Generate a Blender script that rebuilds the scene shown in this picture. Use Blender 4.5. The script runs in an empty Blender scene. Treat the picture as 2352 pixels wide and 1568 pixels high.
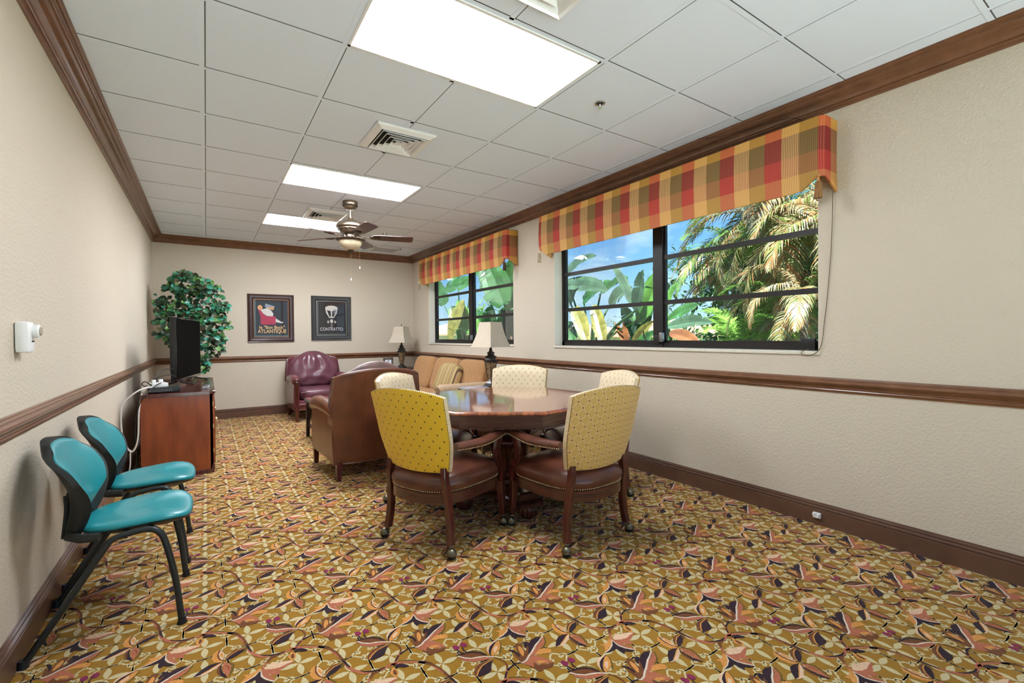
import bpy, bmesh, math, random
from mathutils import Vector as V, Matrix
PI = math.pi
sc = bpy.context.scene
COL = sc.collection
random.seed(7)

# ------------------------------------------------------------------ camera
YAW, PITCH, ROLL, CAM_H = 0.5873, -0.013, -0.009, 1.21
def camera():
    F = V((math.sin(YAW)*math.cos(PITCH), math.cos(YAW)*math.cos(PITCH), math.sin(PITCH)))
    rt = V((math.cos(YAW), -math.sin(YAW), 0)); up = rt.cross(F)
    c, s = math.cos(ROLL), math.sin(ROLL)
    r2 = c*rt + s*up; u2 = -s*rt + c*up
    cd = bpy.data.cameras.new('camera'); cd.lens = 1055.75/2352*36; cd.sensor_width = 36
    cd.clip_start = .05; cd.clip_end = 300
    o = bpy.data.objects.new('camera', cd); COL.objects.link(o)
    m = Matrix((r2, u2, -F)).transposed().to_4x4(); m.translation = V((0, 0, CAM_H))
    o.matrix_world = m; sc.camera = o
camera()

# ------------------------------------------------------------------ world, sun, exposure
def lin(c):
    return tuple(((x/255)/12.92 if x/255 <= .04045 else ((x/255+.055)/1.055)**2.4) for x in c[:3]) + (1,)
w = bpy.data.worlds.new('sky'); sc.world = w; w.use_nodes = True
nt = w.node_tree; nt.nodes.clear()
def nn(nt, t, **k):
    n = nt.nodes.new(t)
    for a, b in k.items():
        if a.startswith('i_'): n.inputs[a[2:].replace('_', ' ')].default_value = b
        elif a.startswith('n'): n.inputs[int(a[1:])].default_value = b
        else: setattr(n, a, b)
    return n
tc = nn(nt, 'ShaderNodeTexCoord'); sep = nn(nt, 'ShaderNodeSeparateXYZ')
nt.links.new(tc.outputs['Generated'], sep.inputs[0])
rp = nn(nt, 'ShaderNodeValToRGB'); e = rp.color_ramp.elements
e[0].position = 0; e[0].color = lin((214, 232, 248)); e[1].position = .6; e[1].color = lin((70, 140, 225))
x = e.new(.12); x.color = lin((150, 200, 245)); x = e.new(.3); x.color = lin((98, 158, 235))
nt.links.new(sep.outputs['Z'], rp.inputs[0])
mp = nn(nt, 'ShaderNodeMapping'); mp.inputs['Scale'].default_value = (3, 3, 8)
nt.links.new(tc.outputs['Generated'], mp.inputs[0])
nz = nn(nt, 'ShaderNodeTexNoise'); nz.inputs['Scale'].default_value = 1.6; nz.inputs['Detail'].default_value = 7
nt.links.new(mp.outputs[0], nz.inputs['Vector'])
cr = nn(nt, 'ShaderNodeValToRGB'); cr.color_ramp.elements[0].position = .56; cr.color_ramp.elements[1].position = .80
nt.links.new(nz.outputs[0], cr.inputs[0])
mx = nn(nt, 'ShaderNodeMix', data_type='RGBA'); mx.inputs[7].default_value = lin((245, 248, 252))
nt.links.new(cr.outputs[0], mx.inputs[0]); nt.links.new(rp.outputs[0], mx.inputs[6])
bg = nn(nt, 'ShaderNodeBackground'); bg.inputs[1].default_value = .64
nt.links.new(mx.outputs[2], bg.inputs[0])
wo = nn(nt, 'ShaderNodeOutputWorld'); nt.links.new(bg.outputs[0], wo.inputs[0])

sd = bpy.data.lights.new('sun', 'SUN'); sd.energy = 14; sd.angle = .02; sd.color = (1, .97, .92)
so = bpy.data.objects.new('sun', sd); COL.objects.link(so)
so.rotation_euler = V((.50, .30, -.85)).to_track_quat('-Z', 'Y').to_euler()
sc.view_settings.view_transform = 'Standard'; sc.view_settings.look = 'None'
sc.view_settings.gamma = 1; sc.view_settings.use_curve_mapping = False
sc.view_settings.exposure = 1.34
PANEL = (11.0, 13.0, 17.5)            # radiance of the fluorescent diffusers
for a, b in (('max_bounces', 8), ('diffuse_bounces', 5), ('glossy_bounces', 4), ('transparent_max_bounces', 16), ('sample_clamp_indirect', 6.0)):
    setattr(sc.cycles, a, b)

# room frame (metres; the camera stands at x = 0, y = 0)
XL, XR, YB, YF, H = -0.61, 3.21, 8.14, -1.25, 2.667

# ------------------------------------------------------------------ mesh helpers
class G:
    """collects shapes that end up as one mesh object"""
    def __init__(s): s.bm = bmesh.new(); s.uv = None
    def face(s, vs, mi=0):
        f = s.bm.faces.new([s.bm.verts.new(v) for v in vs]); f.material_index = mi; return f
    def box(s, c, d, rot=0, bev=0, mi=0, mat=None):
        r = bmesh.ops.create_cube(s.bm, size=1)
        vs = r['verts']
        bmesh.ops.scale(s.bm, vec=d, verts=vs)
        if bev:
            es = list({e for v in vs for e in v.link_edges})
            r2 = bmesh.ops.bevel(s.bm, geom=es, offset=bev, segments=2, affect='EDGES', profile=.6)
            vs = list({v for f in r2['faces'] for v in f.verts} | {v for v in vs if v.is_valid})
        if mat is not None: bmesh.ops.transform(s.bm, matrix=mat, verts=vs)
        if rot: bmesh.ops.rotate(s.bm, cent=(0, 0, 0), matrix=Matrix.Rotation(rot, 3, 'Z'), verts=vs)
        bmesh.ops.translate(s.bm, vec=c, verts=vs)
        if mi:
            for f in {f for v in vs for f in v.link_faces}: f.material_index = mi
        return vs
    def b2(s, a, b, **k):        # box from two corners
        return s.box([(p+q)/2 for p, q in zip(a, b)], [abs(q-p) for p, q in zip(a, b)], **k)
    def loft(s, rings, cap=True, closed=True, mi=0):
        R = [[s.bm.verts.new(p) for p in r] for r in rings]
        n = len(R[0])
        for a, b in zip(R, R[1:]):
            for i in range(n if closed else n-1):
                j = (i+1) % n
                try: s.bm.faces.new((a[i], a[j], b[j], b[i])).material_index = mi
                except ValueError: pass
        if cap:
            s.bm.faces.new(R[0][::-1]).material_index = mi; s.bm.faces.new(R[-1]).material_index = mi
        return R
    def lathe(s, prof, seg=24, c=(0, 0, 0), flute=None, mi=0, cap=True):
        rings = []
        for r, z in prof:
            ring = []
            for i in range(seg):
                t = 2*PI*i/seg; rr = r
                if flute: rr = r*(1 - flute[1]*abs(math.sin(t*flute[0]/2))**.6 * flute[2](z)) if callable(flute[2]) else r
                ring.append((c[0]+rr*math.cos(t), c[1]+rr*math.sin(t), c[2]+z))
            rings.append(ring)
        s.loft(rings, cap=cap, mi=mi)
    def cyl(s, p0, p1, r0, r1=None, seg=12, mi=0):
        s.tube([p0, p1], [r0, r0 if r1 is None else r1], seg=seg, mi=mi)
    def tube(s, path, r, seg=8, mi=0, flat=None, up=(0, 0, 1), cap=True):
        """sweep a circle (or a rounded rectangle when flat=(w, h)) along a path"""
        P = [V(p) for p in path]; n = len(P)
        if not isinstance(r, (list, tuple)): r = [r]*n
        rings = []; u = None
        for i in range(n):
            t = (P[min(i+1, n-1)] - P[max(i-1, 0)]).normalized()
            if u is None:
                u = V(up); 
                if abs(u.dot(t)) > .95: u = V((1, 0, 0))
            u = (u - t*u.dot(t)).normalized(); v = t.cross(u)
            ring = []
            if flat:
                w_, h_ = flat; q = r[i]
                for a, b in ((-1, -.8), (-.8, -1), (.8, -1), (1, -.8), (1, .8), (.8, 1), (-.8, 1), (-1, .8)):
                    ring.append(P[i] + v*a*w_/2*q + u*b*h_/2*q)
            else:
                for k in range(seg):
                    a = 2*PI*k/seg
                    ring.append(P[i] + v*math.cos(a)*r[i] + u*math.sin(a)*r[i])
            rings.append(ring)
        s.loft(rings, cap=cap, mi=mi)
    def ell(s, c, r, seg=12, mi=0, rot=None, p=1.0):
        """ellipsoid, p < 1 makes it boxier (a cushion)"""
        if not isinstance(r, (list, tuple)): r = (r, r, r)
        sg = lambda v: math.copysign(abs(v)**p, v)
        hs = seg//2; vs = []
        m = rot or Matrix.Identity(3)
        def P(i, j):
            a = PI*i/hs - PI/2; b = 2*PI*j/seg
            q = V((r[0]*sg(math.cos(a))*sg(math.cos(b)), r[1]*sg(math.cos(a))*sg(math.sin(b)), r[2]*sg(math.sin(a))))
            return V(c) + m @ q
        bot = s.bm.verts.new(P(0, 0)); top = s.bm.verts.new(P(hs, 0))
        R = [[s.bm.verts.new(P(i, j)) for j in range(seg)] for i in range(1, hs)]
        for j in range(seg):
            k = (j+1) % seg
            s.bm.faces.new((bot, R[0][k], R[0][j])).material_index = mi
            s.bm.faces.new((top, R[-1][j], R[-1][k])).material_index = mi
            for a, b in zip(R, R[1:]):
                s.bm.faces.new((a[j], a[k], b[k], b[j])).material_index = mi
    def slab(s, fr, bk, mi=0):
        """closed solid between two equal point grids"""
        nv, nu = len(fr), len(fr[0])
        A = [[s.bm.verts.new(p) for p in row] for row in fr]; B = [[s.bm.verts.new(p) for p in row] for row in bk]
        for i in range(nv-1):
            for j in range(nu-1):
                s.bm.faces.new((A[i][j], A[i][j+1], A[i+1][j+1], A[i+1][j])).material_index = mi
                s.bm.faces.new((B[i][j], B[i+1][j], B[i+1][j+1], B[i][j+1])).material_index = mi
        rim = [(0, j) for j in range(nu)] + [(i, nu-1) for i in range(1, nv)] + [(nv-1, j) for j in range(nu-2, -1, -1)] + [(i, 0) for i in range(nv-2, 0, -1)]
        for q in range(len(rim)):
            a, b = rim[q], rim[(q+1) % len(rim)]
            s.bm.faces.new((A[a[0]][a[1]], B[a[0]][a[1]], B[b[0]][b[1]], A[b[0]][b[1]])).material_index = mi
    def prism(s, poly, fn, d0, d1, mi=0):
        """extrude a 2-D outline; fn(a, b, d) gives the 3-D point"""
        s.loft([[fn(a, b, d0) for a, b in poly], [fn(a, b, d1) for a, b in poly]], mi=mi)
    def nails(s, pts, r=.0052, gap=.0135):
        P = [V(p) for p in pts]; carry = 0
        for a, b in zip(P, P[1:]):
            L = (b-a).length; t = carry
            while t < L:
                c = a + (b-a)*(t/L)
                q = [c+V(d)*r for d in ((1, 0, 0), (-1, 0, 0), (0, 1, 0), (0, -1, 0), (0, 0, 1), (0, 0, -1))]
                vv = [s.bm.verts.new(x) for x in q]
                for i, j, k in ((0, 2, 4), (2, 1, 4), (1, 3, 4), (3, 0, 4), (2, 0, 5), (1, 2, 5), (3, 1, 5), (0, 3, 5)):
                    s.bm.faces.new((vv[i], vv[j], vv[k]))
                t += gap
            carry = t - L
    def build(s, name, mats, parent=None, smooth=True, ang=38, sub=0, recalc=True, loc=None):
        if recalc: bmesh.ops.recalc_face_normals(s.bm, faces=s.bm.faces)
        if smooth:
            ca = math.radians(ang)
            for f in s.bm.faces: f.smooth = True
            for ed in s.bm.edges:
                if len(ed.link_faces) == 2: ed.smooth = ed.calc_face_angle(0) < ca
        me = bpy.data.meshes.new(name); s.bm.to_mesh(me); s.bm.free()
        for m in (mats if isinstance(mats, (list, tuple)) else [mats]): me.materials.append(m)
        o = bpy.data.objects.new(name, me); COL.objects.link(o)
        if sub:
            md = o.modifiers.new('subdivision', 'SUBSURF'); md.levels = sub; md.render_levels = sub
        if parent: o.parent = parent
        if loc: o.location = loc
        return o
def tag(o, label, cat, group=None):
    o['label'] = label; o['category'] = cat
    if group: o['group'] = group
    return o
def thing(name, label, cat, loc=(0, 0, 0), rz=0, group=None):
    o = bpy.data.objects.new(name, None); COL.objects.link(o); o.location = loc; o.rotation_euler = (0, 0, rz)
    o.empty_display_size = .1
    return tag(o, label, cat, group)
def struct(o): o['kind'] = 'structure'; return o
def dup(root, loc=None, rz=None, label=None, group=None, swap=None):
    def cp(o, par):
        c = o.copy(); COL.objects.link(c)
        if par: c.parent = par
        if swap and o.type == 'MESH' and o.name.split('.')[0] in swap:
            c.data = o.data.copy(); c.data.materials[0] = swap[o.name.split('.')[0]]
        for ch in list(o.children):
            if ch.get('_done') is None: cp(ch, c)
        return c
    r = cp(root, None)
    if loc is not None: r.location = loc
    if rz is not None: r.rotation_euler = (0, 0, rz)
    if label: r['label'] = label
    if group: r['group'] = group
    return r
def bez(pts, n=8):
    """smooth curve through points (Catmull-Rom)"""
    P = [V(p) for p in pts]; P = [P[0]*2-P[1]] + P + [P[-1]*2-P[-2]]; out = []
    for i in range(1, len(P)-2):
        for k in range(n):
            t = k/n; a, b, c, d = P[i-1], P[i], P[i+1], P[i+2]
            out.append(.5*((2*b) + (c-a)*t + (2*a-5*b+4*c-d)*t*t + (3*b-a-3*c+d)*t**3))
    out.append(P[-2]); return out

# ------------------------------------------------------------------ materials
def pbsdf(name):
    m = bpy.data.materials.new(name); m.use_nodes = True; nt = m.node_tree
    return m, nt, nt.nodes['Principled BSDF']
def mat(name, col, rough=.5, metal=0, var=None, bump=None, coat=0, spec=.5, stretch=(1, 1, 1), emit=None, sheen=0, col2=None, sss=0):
    m, nt, b = pbsdf(name)
    b.inputs['Base Color'].default_value = lin(col); b.inputs['Roughness'].default_value = rough
    b.inputs['Metallic'].default_value = metal; b.inputs['Specular IOR Level'].default_value = spec
    if coat: b.inputs['Coat Weight'].default_value = coat; b.inputs['Coat Roughness'].default_value = .12
    if sheen: b.inputs['Sheen Weight'].default_value = sheen
    if emit: b.inputs['Emission Color'].default_value = lin(col); b.inputs['Emission Strength'].default_value = emit
    L = nt.links
    if var or bump:
        tc = nn(nt, 'ShaderNodeTexCoord'); mp = nn(nt, 'ShaderNodeMapping'); mp.inputs['Scale'].default_value = stretch
        L.new(tc.outputs['Object'], mp.inputs[0])
    if var:          # (scale, amount 0..1, detail)
        nz = nn(nt, 'ShaderNodeTexNoise'); nz.inputs['Scale'].default_value = var[0]; nz.inputs['Detail'].default_value = var[2] if len(var) > 2 else 4
        L.new(mp.outputs[0], nz.inputs['Vector'])
        cr = nn(nt, 'ShaderNodeValToRGB'); cr.color_ramp.elements[0].position = .3; cr.color_ramp.elements[1].position = .7
        c2 = col2 or tuple(v*(1-var[1]) for v in col)
        cr.color_ramp.elements[0].color = lin(c2); cr.color_ramp.elements[1].color = lin(col)
        L.new(nz.outputs[0], cr.inputs[0]); L.new(cr.outputs[0], b.inputs['Base Color'])
    if bump:         # (scale, strength, distance)
        n2 = nn(nt, 'ShaderNodeTexNoise'); n2.inputs['Scale'].default_value = bump[0]; n2.inputs['Detail'].default_value = 3
        L.new(mp.outputs[0], n2.inputs['Vector'])
        bp = nn(nt, 'ShaderNodeBump'); bp.inputs['Strength'].default_value = bump[1]; bp.inputs['Distance'].default_value = bump[2] if len(bump) > 2 else .002
        L.new(n2.outputs[0], bp.inputs['Height']); L.new(bp.outputs[0], b.inputs['Normal'])
    return m
def wood(name, c1, c2, rough=.28, stretch=(12, 12, 1.2), coat=.3, scale=4):
    return mat(name, c1, rough=rough, var=(scale, .3, 6), col2=c2, coat=coat, stretch=stretch)
def math_(nt, op, a, b=None, c=None):
    n = nn(nt, 'ShaderNodeMath', operation=op)
    for i, v in enumerate((a, b, c)):
        if v is None: continue
        if isinstance(v, (int, float)): n.inputs[i].default_value = v
        else: nt.links.new(v, n.inputs[i])
    return n.outputs[0]
def mixc(nt, f, a, b):
    n = nn(nt, 'ShaderNodeMix', data_type='RGBA')
    for i, v in ((0, f), (6, a), (7, b)):
        if isinstance(v, (tuple, float, int)): n.inputs[i].default_value = v
        else: nt.links.new(v, n.inputs[i])
    return n.outputs[2]
def brocade(name, base, line_c, dot_c, p=.031):
    """woven diamonds with a small motif at every crossing, in the chair's own width/height"""
    m, nt, b = pbsdf(name); L = nt.links
    b.inputs['Roughness'].default_value = .55; b.inputs['Sheen Weight'].default_value = .15
    tc = nn(nt, 'ShaderNodeTexCoord'); sp = nn(nt, 'ShaderNodeSeparateXYZ'); L.new(tc.outputs['Object'], sp.inputs[0])
    u = math_(nt, 'DIVIDE', sp.outputs['X'], p); z = math_(nt, 'DIVIDE', sp.outputs['Z'], p*1.15)
    s_ = math_(nt, 'MULTIPLY', math_(nt, 'ADD', u, z), .5); d_ = math_(nt, 'MULTIPLY', math_(nt, 'SUBTRACT', u, z), .5)
    def near(v):  # distance to the nearest integer
        return math_(nt, 'ABSOLUTE', math_(nt, 'SUBTRACT', math_(nt, 'FRACT', math_(nt, 'ADD', v, .5)), .5))
    a, c = near(s_), near(d_)
    ln = math_(nt, 'LESS_THAN', math_(nt, 'MINIMUM', a, c), .022)
    r = math_(nt, 'SQRT', math_(nt, 'ADD', math_(nt, 'MULTIPLY', a, a), math_(nt, 'MULTIPLY', c, c)))
    dt = math_(nt, 'LESS_THAN', r, .095)
    c1 = mixc(nt, ln, lin(base), lin(line_c)); c2 = mixc(nt, dt, c1, lin(dot_c))
    L.new(c2, b.inputs['Base Color'])
    return m
def clear_glass(name, tint=(235, 245, 245), refl=.9):
    m = bpy.data.materials.new(name); m.use_nodes = True; nt = m.node_tree; nt.nodes.clear()
    t = nn(nt, 'ShaderNodeBsdfTransparent'); t.inputs[0].default_value = lin(tint)
    g = nn(nt, 'ShaderNodeBsdfGlossy'); g.inputs['Roughness'].default_value = .02
    f = nn(nt, 'ShaderNodeFresnel'); f.inputs[0].default_value = 1.45
    k = math_(nt, 'MULTIPLY', f.outputs[0], refl)
    mx = nn(nt, 'ShaderNodeMixShader'); nt.links.new(k, mx.inputs[0]); nt.links.new(t.outputs[0], mx.inputs[1]); nt.links.new(g.outputs[0], mx.inputs[2])
    o = nn(nt, 'ShaderNodeOutputMaterial'); nt.links.new(mx.outputs[0], o.inputs[0])
    return m

M_wall = mat('wall_paint', (203, 191, 172), rough=.85, bump=(75, .8, .005), spec=.2)
M_tile = mat('ceiling_tile', (232, 241, 255), rough=.95, var=(420, .05, 2), bump=(260, .4, .002), spec=.1)
M_grid = mat('ceiling_grid_paint', (226, 236, 250), rough=.8)
M_white = mat('white_enamel', (232, 232, 230), rough=.4)
M_gap = mat('dark_void', (40, 40, 40), rough=.9)
M_crown = wood('stained_moulding', (126, 84, 56), (106, 68, 46), rough=.30, stretch=(3, 3, 3), coat=.35)
M_base = wood('stained_baseboard', (104, 74, 58), (90, 62, 50), rough=.34, stretch=(2, 2, 2), coat=.25)
M_reveal = mat('reveal_paint', (232, 224, 206), rough=.7)
M_sill = mat('marble_sill', (222, 214, 196), rough=.35, var=(30, .06))
M_bronze = mat('dark_bronze_frame', (32, 27, 25), rough=.45, metal=.2)
M_glass = clear_glass('window_glass', refl=.32)
def diffuser_mat(k):
    m = bpy.data.materials.new('lit_diffuser'); m.use_nodes = True
    n = m.node_tree; n.nodes.clear(); e = nn(n, 'ShaderNodeEmission'); e.inputs[0].default_value = (.92, .97, 1.05, 1); e.inputs[1].default_value = k
    o = nn(n, 'ShaderNodeOutputMaterial'); n.links.new(e.outputs[0], o.inputs[0]); return m
M_mahog = wood('mahogany', (96, 42, 32), (62, 27, 22), rough=.25, coat=.5)
M_mahog2 = wood('dark_mahogany', (88, 46, 34), (54, 28, 22), rough=.25, coat=.5, stretch=(1.5, 1.5, 22), scale=3)
M_leather = mat('brown_leather', (106, 60, 44), rough=.30, var=(9, .25), bump=(160, .15, .001), coat=.15)
M_nail = mat('brass_nailhead', (226, 204, 158), rough=.3, metal=.8)
M_caster = mat('antique_brass_caster', (125, 118, 98), rough=.32, metal=.9)
M_rubber = mat('black_rubber', (18, 18, 18), rough=.6)
M_black = mat('black_plastic', (20, 22, 22), rough=.42)
CARPET_MOTIFS=[
('olive',1,[(14,32),(40,50),(78,46),(82,27),(66,11),(54,46),(30,36),(10,13)]),
('olive',1,[(19,-15),(36,-40),(30,-75),(13,-106),(21,-69),(23,-41)]),
('olive',1,[(199,-252),(199,-270),(183,-299),(163,-311),(144,-315),(172,-292),(187,-280)]),
('olive',1,[(-107,-165),(-75,-171),(-52,-191),(-40,-230),(-59,-198),(-80,-180)]),
('olive',1,[(-41,-366),(-4,-383),(23,-413),(20,-420),(-13,-395),(-45,-377)]),
('olive',1,[(29,-198),(40,-187),(25,-221),(7,-242),(-9,-251),(13,-225)]),
('terra',2,[(218,-69),(250,-70),(286,-91),(314,-111),(333,-131),(328,-136),(308,-118),(281,-99),(247,-81),(218,-80)]),
('brown',2,[(314,-112),(351,-148),(364,-180),(373,-213),(377,-239),(383,-269),(373,-271),(367,-241),(361,-215),(353,-184),(342,-154),(308,-117)]),
('terra',3,[(344,-157),(358,-188),(365,-219),(362,-220),(352,-190),(342,-159)]),
('dark',3,[(315,-108),(335,-125),(350,-145),(348,-147),(331,-129),(312,-111)]),
('dark',3,[(374,-240),(381,-270),(388,-299),(383,-301),(373,-272),(369,-241)]),
('terra',2,[(377,-266),(387,-296),(399,-321),(414,-341),(424,-352),(443,-363),(438,-372),(417,-362),(404,-350),(388,-328),(375,-299),(370,-268)]),
('dark',3,[(413,-339),(425,-350),(444,-361),(471,-370),(492,-370),(492,-376),(470,-377),(441,-368),(422,-355),(411,-341)]),
('terra',2,[(467,-374),(488,-371),(513,-363),(520,-362),(524,-371),(517,-375),(490,-381),(468,-381)]),
('terra',2,[(-71,-372),(-57,-364),(-37,-342),(-28,-331),(-21,-335),(-30,-348),(-48,-373),(-62,-384)]),
('dark',3,[(-54,-361),(-43,-349),(-32,-338),(-27,-343),(-38,-354),(-49,-366)]),
('dark',3,[(-26,-334),(-7,-326),(18,-321),(40,-329),(38,-334),(18,-328),(-5,-333),(-23,-341)]),
('brown',3,[(-26,-332),(-15,-315),(-14,-296),(-19,-273),(-32,-253),(-29,-251),(-14,-271),(-7,-295),(-8,-317),(-20,-336)]),
('terra',2,[(-27,-332),(-16,-313),(-11,-316),(-21,-335)]),
('brown',2,[(181,-80),(157,-83),(139,-101),(119,-126),(113,-122),(131,-95),(150,-72),(177,-64)]),
('terra',3,[(139,-98),(119,-126),(113,-122),(133,-94)]),
('brown',2,[(-141,-162),(-119,-169),(-100,-173),(-81,-181),(-60,-200),(-49,-222),(-44,-236),(-59,-227),(-82,-213),(-101,-206),(-118,-189),(-132,-176)]),
('dark',4,[(-141,-161),(-120,-165),(-101,-168),(-77,-180),(-57,-200),(-45,-226),(-49,-228),(-63,-204),(-81,-186),(-103,-175),(-122,-171),(-142,-165)]),
('terra',3,[(-139,-171),(-125,-191),(-103,-210),(-79,-219),(-52,-233),(-31,-250),(-48,-248),(-73,-243),(-104,-231),(-125,-213),(-135,-196)]),
('white',5,[(-137,-169),(-121,-190),(-101,-207),(-77,-215),(-54,-227),(-29,-247),(-32,-251),(-57,-231),(-80,-221),(-104,-212),(-125,-194),(-141,-172)]),
('brown',2,[(-133,-288),(-128,-274),(-112,-258),(-92,-249),(-67,-251),(-32,-259),(-61,-267),(-91,-271),(-115,-286),(-129,-301),(-134,-296)]),
('dark',3,[(-130,-303),(-114,-285),(-92,-268),(-65,-260),(-33,-260),(-48,-268),(-61,-286),(-73,-304),(-89,-311),(-109,-309)]),
('orange',4,[(-132,-298),(-115,-279),(-90,-263),(-61,-258),(-37,-259),(-37,-261),(-61,-262),(-88,-267),(-111,-283),(-129,-301)]),
('peach',2,[(-33,-245),(-36,-220),(-31,-199),(-21,-185),(0,-173),(24,-172),(37,-176),(14,-187),(-11,-204),(-27,-227)]),
('dark',3,[(-34,-241),(-35,-225),(-28,-209),(-12,-191),(11,-181),(36,-176),(16,-193),(-5,-208),(-24,-229)]),
('orange',4,[(-32,-243),(-30,-229),(-15,-210),(4,-194),(23,-182),(35,-182),(27,-205),(13,-225),(-6,-237),(-24,-241)]),
('peach',5,[(-15,-229),(-10,-213),(4,-202),(13,-204),(10,-214),(-1,-223),(-12,-232)]),
('brown',2,[(39,-324),(40,-297),(39,-274),(55,-295),(64,-264),(75,-238),(90,-233),(96,-252),(89,-281),(90,-290),(109,-270),(112,-276),(97,-303),(89,-314),(69,-329),(55,-335),(44,-335)]),
('dark',3,[(36,-251),(48,-254),(56,-268),(59,-288),(57,-300),(51,-302),(51,-292),(48,-278),(41,-264)]),
('orange',3,[(78,-253),(85,-253),(87,-272),(81,-292),(69,-307),(63,-308),(64,-293),(69,-272)]),
('dark',3,[(103,-257),(113,-247),(123,-247),(128,-259),(144,-250),(165,-247),(191,-257),(171,-278),(142,-288),(122,-300),(105,-311),(89,-316),(94,-301),(107,-285),(114,-269),(104,-275),(95,-277)]),
('terra',2,[(38,-337),(60,-334),(82,-321),(103,-310),(123,-298),(143,-285),(168,-275),(190,-262),(188,-276),(180,-292),(161,-305),(141,-312),(132,-327),(109,-328),(97,-324),(114,-339),(124,-359),(133,-372),(139,-398),(128,-392),(107,-386),(84,-366),(76,-368),(69,-379),(61,-377),(53,-358)]),
('orange',3,[(106,-326),(135,-313),(161,-320),(174,-335),(169,-351),(157,-351),(134,-339),(120,-337)]),
('brown',3,[(53,-358),(65,-378),(77,-357),(88,-378),(110,-391),(140,-399),(128,-412),(107,-412),(89,-406),(74,-408),(66,-407),(65,-393)]),
('orange',4,[(83,-362),(96,-359),(115,-370),(123,-383),(109,-381),(93,-376)]),
('white',5,[(39,-330),(47,-333),(63,-329),(82,-316),(100,-307),(119,-295),(139,-282),(162,-273),(189,-258),(191,-261),(165,-278),(142,-288),(123,-301),(104,-313),(86,-322),(66,-336),(46,-340),(37,-333)]),
('dark',4,[(-65,-384),(-51,-382),(-33,-391),(-22,-406),(-17,-416),(-33,-414),(-53,-401)]),
('orange',4,[(-71,-390),(-64,-402),(-59,-415),(-63,-433),(-73,-442),(-80,-446),(-84,-434),(-88,-416),(-81,-400)]),
('brown',5,[(-69,-402),(-66,-414),(-68,-429),(-75,-436),(-79,-422),(-76,-408)]),
('terra',2,[(118,-121),(129,-137),(150,-148),(171,-152),(205,-148),(221,-150),(199,-160),(183,-168),(171,-170),(167,-193),(148,-182),(132,-166),(149,-204),(147,-219),(127,-196),(116,-174),(116,-150),(115,-131)]),
('peach',3,[(119,-116),(123,-124),(151,-114),(159,-112),(166,-127),(185,-127),(210,-137),(221,-148),(199,-149),(170,-154),(145,-147),(126,-136)]),
('orange',3,[(115,-123),(106,-137),(91,-150),(66,-163),(40,-168),(65,-139),(55,-125),(83,-131),(101,-124),(111,-116)]),
('dark',4,[(111,-137),(112,-157),(111,-173),(118,-194),(131,-210),(144,-223),(123,-217),(109,-204),(95,-214),(91,-192),(93,-175),(70,-177),(41,-170),(67,-166),(91,-155)]),
('white',5,[(39,-167),(68,-161),(91,-150),(114,-128),(114,-166),(126,-191),(148,-220),(145,-223),(121,-194),(109,-167),(111,-133),(94,-154),(69,-165),(40,-170)]),
('orange',2,[(0,-1),(-16,2),(-30,18),(-36,42),(-31,67),(-18,82),(-11,83),(-17,63),(-17,37),(-9,14)]),
('brown',3,[(1,2),(-13,19),(-19,46),(-15,72),(-8,85),(-8,73),(2,68),(7,42),(2,19)]),
('peach',4,[(-2,7),(-10,26),(-13,54),(-8,72),(1,63),(6,42),(2,24)]),
('orange',5,[(-2,21),(-9,42),(-8,60),(-1,55),(2,37)]),
('brown',2,[(3,2),(11,23),(27,41),(51,51),(75,42),(47,24),(21,6)]),
('dark',3,[(4,2),(24,24),(49,37),(73,39),(62,19),(41,6),(18,-1)]),
('orange',4,[(4,5),(21,26),(46,40),(72,42),(72,39),(48,36),(24,23),(6,3)]),
('dark',2,[(-1,-3),(-22,5),(-46,7),(-69,-7),(-93,-33),(-75,-36),(-50,-25),(-25,-13)]),
('peach',3,[(0,-4),(-15,-22),(-37,-36),(-64,-46),(-94,-36),(-70,-36),(-42,-23),(-19,-9)]),
('orange',4,[(-1,-5),(-19,-13),(-42,-25),(-69,-36),(-70,-33),(-43,-21),(-21,-9),(-2,-3)]),
('brown',2,[(-5,-12),(-18,-22),(-22,-44),(-18,-68),(-5,-89),(6,-102),(-8,-68),(-7,-35)]),
('terra',2,[(5,-8),(17,-21),(25,-42),(21,-69),(10,-100),(2,-73),(-3,-45),(-1,-20)]),
('dark',3,[(1,-3),(-6,-21),(-7,-45),(0,-74),(9,-103),(3,-100),(-9,-81),(-13,-48),(-11,-24)]),
('brown',3,[(8,-29),(18,-46),(16,-65),(14,-64),(15,-46),(5,-30)]),
('maroon',4,[(-111,-130),(-116,-137),(-123,-138),(-130,-133),(-134,-124),(-135,-115),(-130,-108),(-123,-107),(-116,-112),(-111,-121)]),
('maroon',4,[(-80,-132),(-85,-139),(-92,-139),(-99,-135),(-104,-126),(-104,-116),(-99,-110),(-92,-109),(-85,-114),(-80,-123)]),
('dark',3,[(-123,-134),(-120,-154),(-109,-169),(-112,-171),(-126,-156),(-128,-135)]),
('dark',3,[(-99,-133),(-103,-152),(-99,-171),(-103,-172),(-109,-152),(-103,-132)]),
]
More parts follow.
